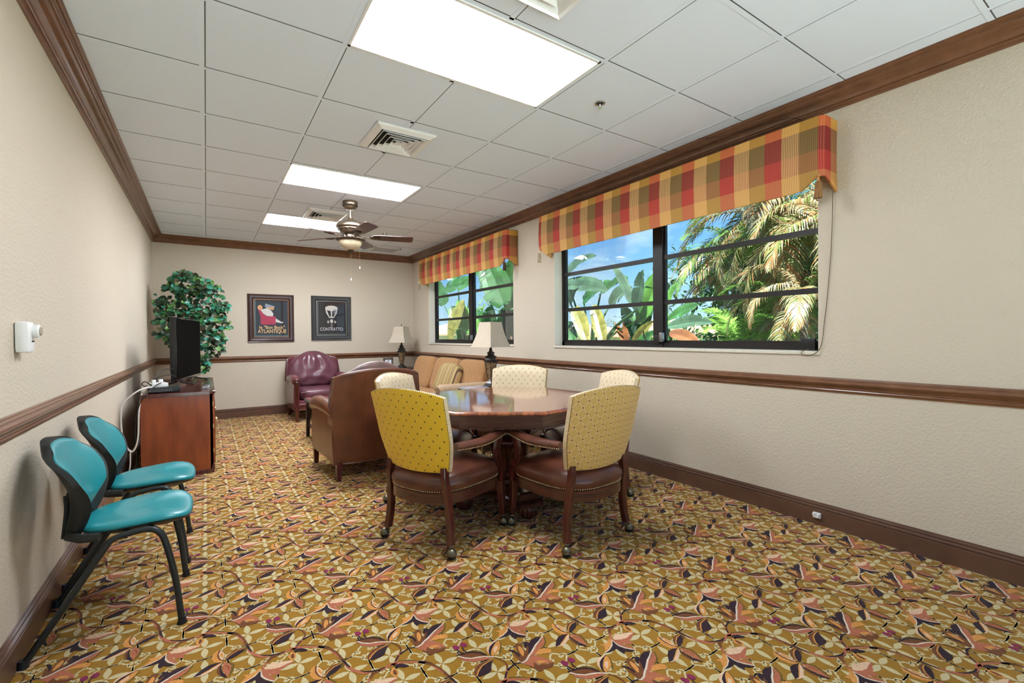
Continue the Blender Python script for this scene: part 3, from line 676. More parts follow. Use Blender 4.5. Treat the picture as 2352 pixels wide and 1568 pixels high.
# ------------------------------------------------------------------ game table
def octo(r, z, a0=None):
    a0 = math.atan2(2.267-2.81, 1.417-1.825)+PI/8 if a0 is None else a0
    return [(r*math.cos(a0+k*PI/4), r*math.sin(a0+k*PI/4), z) for k in range(8)]
def game_table():
    t = thing('game_table', 'octagonal polished mahogany pedestal table with the five castered chairs around it', 'table', (1.825, 2.81, 0))
    # radial matched veneer
    m, nt, b = pbsdf('matched_veneer'); L = nt.links
    b.inputs['Roughness'].default_value = .2; b.inputs['Coat Weight'].default_value = 1; b.inputs['Coat Roughness'].default_value = .07; b.inputs['Coat IOR'].default_value = 1.6
    tc = nn(nt, 'ShaderNodeTexCoord'); sp = nn(nt, 'ShaderNodeSeparateXYZ'); L.new(tc.outputs['Object'], sp.inputs[0])
    ang = math_(nt, 'ARCTAN2', sp.outputs['Y'], sp.outputs['X'])
    sect = math_(nt, 'FLOOR', math_(nt, 'DIVIDE', math_(nt, 'ADD', ang, 9.75), PI/4))
    ca = math_(nt, 'COSINE', math_(nt, 'MULTIPLY', sect, PI/4)); sa = math_(nt, 'SINE', math_(nt, 'MULTIPLY', sect, PI/4))
    u = math_(nt, 'ADD', math_(nt, 'MULTIPLY', sp.outputs['X'], ca), math_(nt, 'MULTIPLY', sp.outputs['Y'], sa))
    v = math_(nt, 'SUBTRACT', math_(nt, 'MULTIPLY', sp.outputs['Y'], ca), math_(nt, 'MULTIPLY', sp.outputs['X'], sa))
    cb = nn(nt, 'ShaderNodeCombineXYZ'); L.new(math_(nt, 'MULTIPLY', u, 1.5), cb.inputs[0]); L.new(math_(nt, 'MULTIPLY', v, 22), cb.inputs[1]); L.new(sect, cb.inputs[2])
    nz = nn(nt, 'ShaderNodeTexNoise'); nz.inputs['Scale'].default_value = 1.6; nz.inputs['Detail'].default_value = 6; nz.inputs['Distortion'].default_value = .6; L.new(cb.outputs[0], nz.inputs['Vector'])
    cr = nn(nt, 'ShaderNodeValToRGB'); cr.color_ramp.elements[0].position = .3; cr.color_ramp.elements[1].position = .7
    cr.color_ramp.elements[0].color = lin((104, 52, 34)); cr.color_ramp.elements[1].color = lin((162, 94, 58)); L.new(nz.outputs[0], cr.inputs[0]); L.new(cr.outputs[0], b.inputs['Base Color'])
    g = G(); g.loft([octo(.684, .733), octo(.700, .737), octo(.7055, .745), octo(.703, .752), octo(.692, .757), octo(.688, .7575), octo(.686, .760)]); g.build('tabletop', m, t, ang=20)
    g = G(); g.loft([octo(.60, .652), octo(.655, .652), octo(.655, .735), octo(.60, .735)]); g.build('apron', M_mahog2, t, smooth=False)
    g = G(); P = octo(.657, .652); P.append(P[0])
    for a, b_ in zip(P, P[1:]):
        a, b_ = V(a), V(b_); n = 40
        for k in range(n):
            c = a+(b_-a)*((k+.5)/n); d = (b_-a).normalized(); q = d*.009+V((0, 0, .006)); g.tube([c-q, c, c+q], [.002, .0045, .002], seg=5)
    g.build('rope_moulding', M_mahog2, t)
    fl = lambda z: 1 if (z < .47 or z > .50) else 0
    g = G(); g.lathe([(.11, .655), (.115, .645), (.10, .63), (.092, .62), (.098, .60), (.100, .56), (.085, .53), (.072, .515)], 96, flute=(18, .12, lambda z: 1 if .52 < z < .62 else 0))
    g.build('pedestal_capital', M_mahog2, t, ang=60)
    g = G(); g.lathe([(.070, .52), (.082, .51), (.084, .50), (.074, .493), (.082, .485)], 48); g.build('pedestal_collar', M_mahog2, t)
    g = G(); g.lathe([(.078, .486), (.112, .476), (.132, .46), (.136, .44), (.124, .38), (.108, .30), (.098, .24)], 120, flute=(20, .10, lambda z: 1)); g.build('fluted_urn', M_mahog, t, ang=60)
    g = G(); g.lathe([(.098, .245), (.118, .235), (.122, .22), (.11, .21), (.15, .20), (.16, .185), (.16, .17)], 48); g.build('pedestal_plinth', M_mahog2, t)
    def base(r, w_, z, cc):
        out = []
        for k in range(4):
            a = math.radians(-10+90*k); d = V((math.cos(a), math.sin(a), 0)); n = V((-d.y, d.x, 0))
            p0 = d*r-n*w_; p1 = d*r+n*w_; out += [p0, p1]
            a2 = math.radians(-10+90*(k+1)); d2 = V((math.cos(a2), math.sin(a2), 0)); n2 = V((-d2.y, d2.x, 0)); q = d2*r-n2*w_
            for s in range(1, 8):
                f = s/8; m_ = p1.lerp(q, f); m_ = m_*(1-cc*math.sin(PI*f)); out.append(m_)
        return [(p.x, p.y, z) for p in out]
    g = G(); g.loft([base(.36, .07, .085, .42), base(.40, .085, .087, .40), base(.40, .085, .112, .40), base(.375, .075, .120, .42), base(.365, .072, .128, .43), base(.365, .072, .165, .43), base(.35, .066, .176, .44), base(.33, .06, .178, .46)])
    g.build('platform_base', M_mahog2, t, ang=25)
    for k in range(4):
        a = math.radians(-10+90*k); g = G(); g.lathe([(.03, .088), (.052, .082), (.066, .062), (.068, .04), (.058, .016), (.042, .002), (.03, 0)], 64, c=(.335*math.cos(a), .335*math.sin(a), 0), flute=(14, .22, lambda z: 1 if .005 < z < .08 else .3))
        g.build('bun_foot', M_mahog, t, ang=60)
game_table()

# ------------------------------------------------------------------ castered armchairs at the table
B_tan = brocade('gold_brocade', (206, 166, 92), (232, 212, 176), (104, 66, 30)); B_yel_cast = brocade('yellow_cast_brocade', (236, 192, 44), (224, 186, 70), (92, 66, 20)); B_cream = brocade('cream_brocade', (222, 202, 166), (198, 172, 130), (128, 94, 56))  # the yellow cover's stronger tone partly paints in the light falling on it
def seat_outline(k, z, n=40):
    out = []
    for i in range(n):
        a = 2*PI*i/n; c, s = math.cos(a), math.sin(a); x = math.copysign(abs(c)**.55, c); y = math.copysign(abs(s)**.62, s)
        hw = .268+.022*y; out.append((x*hw*k, -.022+y*(.262 if y > 0 else .285)*k-(.022*(1-x*x) if y < 0 else 0), z))
    return out
def game_chair(label, loc, rz):
    t = thing('game_chair', label, 'chair', loc, rz, 'castered chairs around the game table')
    g = G(); g.loft([seat_outline(.95, .275), seat_outline(1.015, .28), seat_outline(1.02, .342), seat_outline(.99, .346)]); g.build('seat_rail', M_mahog2, t, ang=30)
    g = G(); g.loft([seat_outline(.985, .343), seat_outline(1.015, .352), seat_outline(1.045, .375), seat_outline(1.04, .400), seat_outline(.98, .425), seat_outline(.86, .445), seat_outline(.62, .460), seat_outline(.3, .466)])
    s = g.build('seat', M_leather, t, ang=70)
    g = G(); q = seat_outline(1.012, .350, 80); g.nails(q+[q[0]]); g.build('nailhead_trim', M_nail, s, ang=80)
    # back panel
    nu, nv = 17, 12
    def zt(u): return .884+.040*(1-u*u)**.9
    def hw(z): return .212+.058*min(1, max(0, (z-.43)/.20))**.7+.008*max(0, (z-.63)/.27)
    def yc(u, z): return -.232-.105*(max(0, z-.43)/.47)**1.1-.042*(1-u*u)
    fr, bk = [], []
    for i in range(nv+1):
        rf, rb = [], []
        for j in range(nu+1):
            u = -1+2*j/nu; z0 = .462-.012*(1-u*u); z = z0+(zt(u)-z0)*i/nv; x = u*hw(z); e = (1-u**8)*(1-(2*i/nv-1)**10)
            rf.append((x, yc(u, z)+.008+.026*e, z)); rb.append((x, yc(u, z)-.034-.008*e, z))
        fr.append(rf); bk.append(rb)
    g = G(); g.slab([[(p[0]*.985, p[1]-.001, p[2]-.003) for p in r] for r in fr], [[(p[0]*.985, f[1]-.036, p[2]-.002) for p, f in zip(r, fr_)] for r, fr_ in zip(bk, fr)]); 
    b = g.build('backrest', B_cream, t, ang=50)
    g = G(); g.slab([[(p[0], f[1]-.034 if 0 else p[1]+.010, p[2]) for p, f in zip(r, fr_)] for r, fr_ in zip(bk, fr)], bk); o = g.build('back_cover', B_tan, b, ang=50)
    g = G(); ring = [bk[i][0] for i in range(nv+1)]+[bk[nv][j] for j in range(1, nu+1)]+[bk[i][nu] for i in range(nv-1, -1, -1)]
    g.nails([(p[0]*1.003, p[1]+.005, p[2]+.001) for p in ring], r=.004, gap=.012); g.build('nailhead_trim', mat('dark_nailhead', (110, 96, 72), rough=.35, metal=.8) if not bpy.data.materials.get('dark_nailhead') else bpy.data.materials['dark_nailhead'], b, ang=80)
    for sx in (-1, 1):
        # padded arm
        g = G(); P = bez([(sx*.262, -.245, .600), (sx*.285, -.15, .597), (sx*.300, -.03, .597), (sx*.300, .09, .612), (sx*.288, .175, .618), (sx*.284, .205, .610)], 6)
        n = len(P); rr = [.024+.006*math.sin(PI*min(1, k/n*1.3)) for k in range(n)]; rr[-1] = .012
        rings = []
        for k, p in enumerate(P):
            tt = (P[min(k+1, n-1)]-P[max(k-1, 0)]).normalized(); sd_ = tt.cross(V((0, 0, 1))).normalized(); up = sd_.cross(tt)
            rings.append([p+sd_*math.cos(2*PI*q/14)*rr[k]*1.12+up*math.sin(2*PI*q/14)*rr[k]*(.95 if math.sin(2*PI*q/14) > 0 else .8) for q in range(14)])
        g.loft(rings); a = g.build('armrest', M_leather, t, ang=70)
        for s2 in (-1, 1):
            g = G(); pts = []
            for k, p in enumerate(P[:-1]):
                tt = (P[min(k+1, n-1)]-P[max(k-1, 0)]).normalized(); sd_ = tt.cross(V((0, 0, 1))).normalized(); pts.append(p+sd_*rr[k]*1.02*s2+V((0, 0, -.013)))
            g.nails(pts, r=.0046, gap=.012); g.build('nailhead_trim', M_nail, a, ang=80)
        g = G(); Q = bez([(sx*.286, .155, .596), (sx*.284, .135, .56), (sx*.278, .125, .50), (sx*.272, .150, .44), (sx*.264, .195, .375), (sx*.256, .225, .300)], 5)
        g.tube(Q, [1, 1, 1.0]+[1.05]*(len(Q)-3), flat=(.022, .048), up=(0, 1, 0)); g.build('arm_support', M_mahog, t, ang=50)
        # legs
        g = G(); g.tube([(sx*.232, .225, .40), (sx*.234, .228, .30), (sx*.238, .236, .16), (sx*.242, .242, .068)], [1.12, 1.1, 1, .85], flat=(.040, .040), up=(0, 1, 0)); l1 = g.build('leg', M_mahog, t, ang=30)
        g = G(); g.tube(bez([(sx*.210, -.275, .485), (sx*.216, -.280, .42), (sx*.222, -.268, .33), (sx*.230, -.262, .22), (sx*.240, -.266, .12), (sx*.246, -.274, .066)], 4), flat=(.034, .042), r=1, up=(0, 1, 0)); l2 = g.build('leg', M_mahog, t, ang=30)
        for l, x, y, dx, dy in ((l1, sx*.242, .242, sx*.012, -.012), (l2, sx*.247, -.272, sx*.016, -.014)):
            g = G(); g.lathe([(.014, .070), (.017, .066), (.017, .060), (.010, .056), (.009, .040)], 14, c=(x, y, 0)); g.ell((x+dx, y+dy, .0305), (.027, .027, .0275), 18)
            g.lathe([(.0275, .0285), (.0285, .026), (.0275, .0235)], 20, c=(x+dx, y+dy, 0), cap=False)
            c = g.build('caster', M_caster, l)
            g = G(); g.lathe([(.0, .0), (.012, .0), (.022, .008), (.0272, .022), (.0268, .026)], 18, c=(x+dx, y+dy, .0005), cap=False); g.build('caster_tread', M_rubber, c)
    return t
ch = game_chair('tan brocade game chair seen from behind, nearest the camera at the right', (1.868, 2.215, 0), math.radians(3))
def ang(dx, dy): return math.atan2(dy, dx)-PI/2
dup(ch, (1.250, 2.605, 0), ang(.92, .40), 'bright yellow-cast brocade game chair seen from behind at the near left', swap={'back_cover': B_yel_cast})
dup(ch, (2.43, 2.70, 0), ang(-.93, .30), 'cream game chair with its back to the window wall, behind the tan one')
dup(ch, (2.25, 3.46, 0), ang(-.80, -.60), 'cream game chair facing the camera across the far side of the table')
dup(ch, (1.47, 3.27, 0), ang(.68, -.73), 'cream game chair behind the bright yellow one, beside the brown recliner')
# ------------------------------------------------------------------ teal stacking chairs
M_teal = mat('teal_vinyl', (26, 142, 150), rough=.33, var=(6, .06), bump=(240, .08, .001), coat=.1)
M_tube = mat('black_steel_tube', (44, 50, 50), rough=.35, metal=.3)
M_shell = mat('charcoal_plastic_shell', (38, 42, 40), rough=.5, bump=(500, .2, .001))
def teal_chair(label, loc, rz):
    t = thing('stacking_chair', label, 'chair', loc, rz, 'teal stacking chairs along the left wall')
    for sy in (-1, 1):
        g = G(); y = sy*.225
        g.tube(bez([(.008, y*1.04, .012), (.12, y*1.02, .19), (.235, y, .375), (.262, y*.99, .408), (.31, y*.985, .420), (.37, y*.985, .424), (.405, y, .410), (.43, y, .36), (.462, y*1.02, .20), (.482, y*1.04, .012)], 5), .0125, seg=12)
        lg = g.build('leg_frame', M_tube, t)
        for x in (.006, .483):
            g = G(); g.lathe([(.018, 0), (.0185, .004), (.0145, .014), (.014, .03)], 14, c=(x, y*1.042, .001)); g.build('foot_cap', M_rubber, lg)
    g = G(); g.tube([(.30, -.22, .412), (.30, .22, .412)], .010); g.tube([(.38, -.22, .416), (.38, .22, .416)], .010); g.build('cross_brace', M_tube, t)
    # seat pad on its pan
    def seat(z, k, dz=0):
        out = []
        for i in range(36):
            a = 2*PI*i/36; c, s = math.cos(a), math.sin(a); x = math.copysign(abs(c)**.6, c); y = math.copysign(abs(s)**.6, s)
            X = .332+x*.19*k; Y = y*(.205+.022*x)*k; Z = z+dz+.022*(x*.5+.5)-.03*max(0, x)**4
            out.append((X, Y, Z))
        return out
    g = G(); g.loft([seat(.385, .55), seat(.405, .8), seat(.42, .98), seat(.43, 1.01)]); g.build('seat_pan', M_shell, t, ang=50)
    g = G(); g.loft([seat(.430, .99), seat(.437, 1.0), seat(.444, .985), seat(.450, .9), seat(.4525, .7), seat(.453, .3)]); g.build('seat', M_teal, t, ang=60)
    # backrest shell, then its pad
    def prof(v): # v 0..1 bottom..top -> x, z
        z = .40+.405*v; x = .098+.040*math.sin(PI*min(1, v*1.15))-.055*v**1.6; return x, z
    def halfw(v): return .115+.03*math.sin(v*3)+.105*min(1, max(0, (v-.10)/.5))**1.3
    fr, bk = [], []
    for i in range(19):
        v = i/18; x, z = prof(v); ww = halfw(v); a, b = [], []
        topk = max(0, (v-.74)/.26); 
        for j in range(17):
            u = -1+2*j/16; y = u*ww*(1-.30*topk**2.6); wrap = .062*abs(u)**2.4*(.5+.5*math.sin(PI*min(1, v*1.05)))
            zz = z-.035*topk*abs(u)**2.2
            a.append((x+wrap+.010, y, zz)); b.append((x+wrap-.012-.010*(1-u*u), y, zz))
        fr.append(a); bk.append(b)
    g = G(); g.slab(fr, bk)
    for y in (-.07, -.035, 0, .035, .07): g.tube(bez([(.088, y, .40), (.094, y*1.1, .45), (.103, y*1.3, .52), (.104, y*1.5, .58)], 3), .006, seg=6)
    for s in (-1, 1): g.tube([(.11, s*.10, .415), (.16, s*.17, .418), (.22, s*.19, .418)], .018, seg=8)
    sh = g.build('backrest_shell', M_shell, t, ang=50)
    def surf(u, v):
        x, z = prof(v); ww = halfw(v); topk = max(0, (v-.74)/.26)
        wrap = .062*abs(u)**2.4*(.5+.5*math.sin(PI*min(1, v*1.05)))
        return x+wrap+.010, u*ww*(1-.30*topk**2.6), z-.035*topk*abs(u)**2.2
    fp, bp = [], []
    for i in range(15):
        e = i/14; v = .20+.768*e; k = .93*min(1, .62+e*1.4); a, b = [], []
        for j in range(17):
            u = (-1+2*j/16); px, py, pz = surf(u*k, v); puff = .012*(1-abs(u)**8)*(1-(2*e-1)**10)
            a.append((px+.005+puff, py, pz)); b.append((px-.004, py, pz))
        fp.append(a); bp.append(b)
    g = G(); g.slab(fp, bp); g.build('backrest_pad', M_teal, t, ang=60)
    return t
tcA = teal_chair('nearest teal padded stacking chair against the left wall', (-.585, 2.635, 0), 0)
dup(tcA, (-.585, 3.265, 0), 0, 'second teal padded stacking chair, between the nearest one and the television cabinet')

# ------------------------------------------------------------------ television cabinet and what stands on it
def cabinet():
    t = thing('television_cabinet', 'reddish cherry wood cabinet with a flat television on top', 'cabinet', (-.2, 5.8, 0))
    m = wood('cherry_veneer', (158, 80, 40), (118, 54, 28), rough=.3, stretch=(5, 5, 1), scale=3, coat=.25); md = wood('cherry_top', (96, 46, 40), (70, 34, 32), rough=.18, coat=.6)
    x0, x1, y0, y1 = -.27, .24, -.86, .86
    g = G(); g.b2((x0, y0, .03), (x1, y0+.02, .71)); g.b2((x0, y1-.02, .03), (x1, y1, .71)); g.b2((x0+.10, y0+.02, .03), (x1, y1-.02, .07)); g.b2((x0+.10, y0+.02, .66), (x1, y1-.02, .71)); g.b2((x0+.12, y0+.02, .03), (x0+.13, y1-.02, .71)); g.b2((x1-.02, y0, .03), (x1, y1, .71))
    g.build('cabinet_body', m, t, smooth=False)
    g = G(); o = [(x0, y0-.012), (x1-.02, y0-.012), (x1+.022, y0+.03), (x1+.022, y1-.03), (x1-.02, y1+.012), (x0, y1+.012)]
    g.loft([[(a, b, .710) for a, b in o], [(a*1.0, b, .716) for a, b in o], [(a, b, .733) for a, b in o], [(a*.99, b*.995, .737) for a, b in o]]); g.build('cabinet_top', md, t, ang=30)
    g = G(); g.b2((x0+.02, y0-.006, .0), (x1+.008, y1+.006, .035), bev=.004); g.b2((x1-.01, y0-.004, .03), (x1+.012, y0+.02, .07)); g.build('cabinet_plinth', md, t, smooth=False)
    for k in range(4):
        g = G(); a = y0+.02+k*.42; g.b2((x1, a, .08), (x1+.016, a+.41, .70), bev=.003); g.b2((x1+.012, a+.05, .13), (x1+.020, a+.36, .65), bev=.003); d = g.build('cabinet_door', m, t, smooth=False)
        g = G(); g.ell((x1+.032, a+(.38 if k % 2 == 0 else .03), .42), .012, 10); g.build('door_knob', M_nail, d)
    g = G()
    for z in (.2, .42, .62): g.cyl((x1+.004, y0+.002, z-.02), (x1+.004, y0+.002, z+.02), .005, seg=8)
    g.build('hinge', M_nail, t)
cabinet()
def television():
    p0, p1 = V((-.25, 5.60, 0)), V((-.062, 6.50, 0)); d = (p1-p0); L = d.length; d.normalize(); rz = math.atan2(d.y, d.x)
    t = thing('television', 'flat black television standing on the cherry cabinet, screen dark', 'television', (p0.x, p0.y, .737), rz)
    # local x runs along the screen, local -y is the screen side
    g = G(); g.b2((0, 0.004, .045), (L, .045, .685), bev=.006); g.b2((.12, .04, .12), (L-.12, .085, .55), bev=.02); g.build('television_body', M_black, t)
    g = G(); g.b2((0, -.006, .045), (L, .006, .685), bev=.002); bz = g.build('bezel', mat('gloss_black_bezel', (24, 24, 26), rough=.12), t)
    g = G(); g.b2((.016, -.0075, .070), (L-.016, -.0055, .670)); g.build('screen', mat('dark_screen', (2, 2, 2), rough=.6, spec=.03), t, smooth=False)
    for x in (.17, L-.17):
        g = G()
        for s in (-1, 1): g.tube([(x, .02, .05), (x+s*.01, .02+s*.03, .03), (x+s*.02, .02+s*.13, .006)], [.010, .009, .007], seg=8)
        g.build('stand_foot', M_black, t)
television()
def on_cabinet():
    z = .737
    t = thing('cable_box', 'black cable box on the near left corner of the cabinet top', 'cable box', (-.315, 5.11, z), math.radians(3))
    g = G(); g.b2((-.115, -.10, .004), (.115, .13, .045), bev=.004); g.build('case', M_black, t)
    g = G()
    for k in range(11):
        for j in range(2): g.box((-.09+k*.014, -.101, .018+j*.012), (.009, .003, .006))
    g.build('vent_holes', mat('grey_vent', (120, 120, 120), rough=.5), t, smooth=False)
    t = thing('power_strip', 'white power strip with plugs lying on the black cable box', 'power strip', (-.37, 5.14, z+.046), math.radians(20))
    g = G(); g.b2((-.05, -.06, 0), (.07, .09, .035), bev=.006); g.build('strip_body', M_white, t)
    for x, y in ((-.03, -.03), (.03, .0), (0, .05)):
        g = G(); g.box((x, y, .05), (.03, .03, .03), bev=.004); g.build('plug', M_white if x else M_black, t)
    t = thing('remote_control', 'grey remote control lying on the right of the cabinet top', 'remote control', (-.005, 5.24, z), math.atan2(.30, .14)-PI/2+.35)
    g = G(); o = [(-.022, -.10), (.022, -.10), (.025, -.04), (.02, .03), (.023, .095), (.012, .105), (-.012, .105), (-.023, .095), (-.02, .03), (-.025, -.04)]
    g.loft([[(a*.9, b*.98, .002) for a, b in o], [(a, b, .008) for a, b in o], [(a, b, .016) for a, b in o], [(a*.85, b*.97, .022) for a, b in o]]); g.build('remote_case', mat('grey_plastic', (150, 152, 156), rough=.4), t)
    g = G()
    for k in range(7):
        for j in (-1, 0, 1): g.box((j*.011, -.07+k*.02, .0225), (.007, .010, .003))
    g.build('buttons', M_black, t, smooth=False)
    t = thing('extension_cord', 'black power cord looped over the power strip beside the television', 'cord', (-.44, 5.10, z))
    g = G(); o = V((-.44, 5.10, z))
    for P in ([(-.42, 5.2, .80), (-.40, 5.25, .83), (-.36, 5.3, .86), (-.30, 5.5, .86), (-.25, 5.6, .84), (-.235, 5.75, .86)], [(-.42, 5.25, .80), (-.38, 5.35, .88), (-.33, 5.5, .92), (-.24, 5.64, .90), (-.225, 5.75, .90)],
              [(-.40, 5.08, .80), (-.44, 5.05, .84), (-.47, 5.10, .82), (-.46, 5.2, .79), (-.40, 5.2, .80)], [(-.33, 5.12, .82), (-.36, 5.02, .81), (-.40, 4.96, .77), (-.425, 4.905, .745), (-.47, 4.90, .66), (-.50, 4.93, .5), (-.50, 4.96, .2), (-.49, 5.0, .02)]):
        g.tube([p-o for p in bez(P, 5)], .0045, seg=6)
    g.build('cord', M_black, t)
    t = thing('white_cable', 'white cable hanging down the wall side of the cabinet', 'cable', (-.5, 4.9, 0))
    g = G(); o = V((-.5, 4.9, 0))
    g.tube([p-o for p in bez([(-.40, 5.06, .79), (-.44, 4.98, .79), (-.50, 4.93, .76), (-.575, 4.92, .68), (-.59, 4.92, .60), (-.585, 4.92, .42), (-.55, 4.92, .30), (-.515, 4.92, .28), (-.485, 4.92, .38), (-.475, 4.92, .60), (-.46, 4.97, .745)], 6)], .006, seg=6)
    g.tube([p-o for p in bez([(-.535, 4.925, .29), (-.54, 4.925, .15), (-.56, 4.92, .06), (-.58, 4.86, .02)], 6)], .005, seg=6)
    g.build('cable', mat('white_cord', (225, 222, 215), rough=.5), t)
on_cabinet()

# ------------------------------------------------------------------ silk ivy tree
def leaf_mesh(g, c, d, up, L, W, mi, cup=.25, lobes=False):
    d = d.normalized(); s = d.cross(up)
    if s.length < 1e-3: s = V((1, 0, 0))
    s.normalize(); n = s.cross(d).normalized()
    if lobes: o = [(0, 0), (-.12, .30), (.15, .55), (.42, .42), (.62, .50), (.78, .25), (1, 0), (.78, -.25), (.62, -.50), (.42, -.42), (.15, -.55), (-.12, -.30)]
    else: o = [(0, 0), (.3, .4), (.6, .38), (1, 0), (.6, -.38), (.3, -.4)]
    vs = [g.bm.verts.new(c+d*(a*L)+s*(b*W)+n*(abs(b)*W*cup-a*a*L*.15)) for a, b in o]
    m = g.bm.verts.new(c+d*L*.45)
    for i in range(len(vs)):
        f = g.bm.faces.new((vs[i], vs[(i+1) % len(vs)], m)); f.material_index = mi
def ivy_tree():
    rnd = random.Random(3)
    t = thing('silk_ivy_tree', 'potted artificial ivy tree in the back left corner behind the television', 'plant', (-.16, 7.42, 0))
    g = G(); g.lathe([(.10, 0), (.13, .02), (.17, .26), (.18, .30), (.165, .30), (.15, .26)], 28); g.build('pot', mat('brown_pot', (96, 66, 44), rough=.6), t)
    g = G(); P = []
    for k in range(4):
        P = bez([(.03*math.cos(k*1.6), .03*math.sin(k*1.6), .25), (.04*math.cos(k*1.6+2), .04*math.sin(k*1.6+2), .6), (.05*math.cos(k*1.6+3), .05*math.sin(k*1.6+3), 1.0), (.12*math.cos(k*1.6), .12*math.sin(k*1.6), 1.5)], 6); g.tube(P, .013, seg=7)
    g.build('trunk', mat('bark', (92, 70, 48), rough=.9, var=(30, .3)), t)
    g = G()
    clumps = [(.34, -.05, 1.62, .09, .07), (-.05, -.1, 2.02, .14, .06), (.2, -.08, 1.86, .14, .08), (-.3, -.1, 1.62, .1, .12), (0, 0, 1.56, .34, .46), (-.2, -.05, 1.72, .16, .2), (.18, -.05, 1.70, .18, .2), (0, -.1, 1.92, .24, .13), (-.24, -.1, 1.40, .15, .2), (.27, -.05, 1.38, .17, .13), (.18, -.08, 1.18, .17, .15), (.26, -.05, 1.05, .10, .09), (-.08, -.15, 1.25, .2, .2), (.30, 0, 1.55, .11, .08), (-.12, -.1, 1.12, .08, .08), (.10, -.15, .84, .09, .06), (.13, -.12, .95, .05, .05), (.3, 0, 1.2, .08, .06)]
    for ci, (cx, cy, cz, r, rz_) in enumerate(clumps):
        n = int((52 if ci != 4 else 85)*(r/.15)**1.6)+8
        for k in range(n):
            u = V((rnd.gauss(0, 1), rnd.gauss(0, 1), rnd.gauss(0, 1))).normalized(); rr = rnd.uniform(.55 if r < .3 else .15, 1.05)
            p = V((cx+u.x*r*rr, cy+u.y*r*rr, cz+u.z*rz_*rr))
            if p.x < -.42: p.x = -.42+rnd.random()*.05
            if p.y > .58: continue
            d = V((u.x+rnd.gauss(0, .5), u.y+rnd.gauss(0, .5)-.2, u.z*.4-.5+rnd.gauss(0, .4)))
            L = rnd.uniform(.040, .070); leaf_mesh(g, p, d, V((rnd.gauss(0, .4), -1, .6)), L, L*.95, rnd.choice((0, 0, 1, 1, 1, 2, 2, 3, 4)), lobes=True)
    ml = [mat('ivy_leaf_green', (44, 104, 62), rough=.45), mat('ivy_leaf_dark', (40, 58, 34), rough=.5), mat('ivy_leaf_teal', (50, 128, 104), rough=.4), mat('ivy_leaf_light', (96, 138, 66), rough=.45), mat('ivy_leaf_brown', (78, 70, 40), rough=.5)]
    g.build('foliage', ml, t, smooth=False, recalc=False)
ivy_tree()

# ------------------------------------------------------------------ framed posters on the back wall
def text_mesh(s, size, col_mat, parent, name, loc, bold=0, sx=1):
    cu = bpy.data.curves.new(name, 'FONT'); cu.body = s; cu.size = size; cu.align_x = 'CENTER'; cu.extrude = .0004; cu.offset = bold
    to = bpy.data.objects.new(name, cu); COL.objects.link(to); dg = bpy.context.evaluated_depsgraph_get(); me = bpy.data.meshes.new_from_object(to.evaluated_get(dg))
    bpy.data.objects.remove(to); bpy.data.curves.remove(cu); me.materials.clear(); me.materials.append(col_mat)
    o = bpy.data.objects.new(name, me); COL.objects.link(o); o.parent = parent; o.location = loc; o.rotation_euler = (PI/2, 0, 0); o.scale = (sx, 1, 1); return o
def flat(g, pts, y, mi=0, mir=1): g.bm.faces.new([g.bm.verts.new((a, y, b)) for a, b in pts]).material_index = mi
def poster(x0, x1, z0, z1, label, mf, inner, which):
    cx, cz = (x0+x1)/2, (z0+z1)/2; t = thing('framed_poster', label, 'poster', (cx, YB, cz), 0, 'framed posters on the back wall')
    hw, hh = (x1-x0)/2, (z1-z0)/2; f = .082
    prof = [(0, -.001), (0, -.016), (.004, -.020), (.012, -.017), (.030, -.030), (.058, -.026), (.070, -.014), (.074, -.016), (.082, -.012), (.082, -.001)]
    g = G(); rings = []
    for sx, sz in ((-1, -1), (1, -1), (1, 1), (-1, 1), (-1, -1)): rings.append([(sx*(hw-d), y, sz*(hh-d)) for d, y in prof])
    g.loft(rings, cap=False); fr = g.build('frame', mf, t, ang=30)
    g = G()
    for sx, sz in ((-1, -1), (1, -1), (1, 1), (-1, 1)): pass
    a, b = hw-f, hh-f; w_ = .005
    for p, q in (((-a, -b), (a, -b+w_)), ((-a, b-w_), (a, b)), ((-a, -b), (-a+w_, b)), ((a-w_, -b), (a, b))): g.b2((p[0], -.014, p[1]), (q[0], -.009, q[1]))
    g.build('gilt_fillet', inner, fr, smooth=False)
    g = G(); flat(g, [(-a, -b), (a, -b), (a, b), (-a, b)], -.006, 0); flat(g, [(-a+.03, -b+.03), (a, -b+.03), (a, b-.01), (-a+.03, b-.01)], -.0063, 1)
    art(g, which, a, b); 
    g.build('print', ARTM, t, smooth=False, recalc=False)
    cr = mat('poster_lettering', (236, 192, 130), rough=.7); wh = mat('poster_lettering_white', (225, 222, 225), rough=.7)
    if which == 0:
        text_mesh('le "Bon Bock"', .068, cr, t, 'lettering', (.01, -.0075, -.165), .0012, .95); text_mesh('ATLANTIQUE', .082, cr, t, 'lettering', (.01, -.0075, -.232), .0015, .80)
    else: text_mesh('CONTRATTO', .074, wh, t, 'lettering', (.0, -.0075, -.205), .0008, .80)
    g = G(); g.b2((-a, -.0088, -b), (a, -.0083, b)); g.build('glazing', clear_glass('picture_glass_%d' % which, (248, 248, 248), .8), t, smooth=False)
ARTM = [mat('mount_board', (92, 104, 106), rough=.8), mat('print_charcoal', (48, 44, 46), rough=.8), mat('print_red', (188, 44, 76), rough=.8), mat('print_ivory', (222, 214, 204), rough=.8),
        mat('print_amber', (226, 164, 104), rough=.8), mat('print_silver', (150, 158, 168), rough=.8), mat('print_grey', (120, 112, 110), rough=.8)]
def blob(cx, cz, rx, rz, n=18, a0=0, a1=2*PI): return [(cx+rx*math.cos(a0+(a1-a0)*k/n), cz+rz*math.sin(a0+(a1-a0)*k/n)) for k in range(n)]
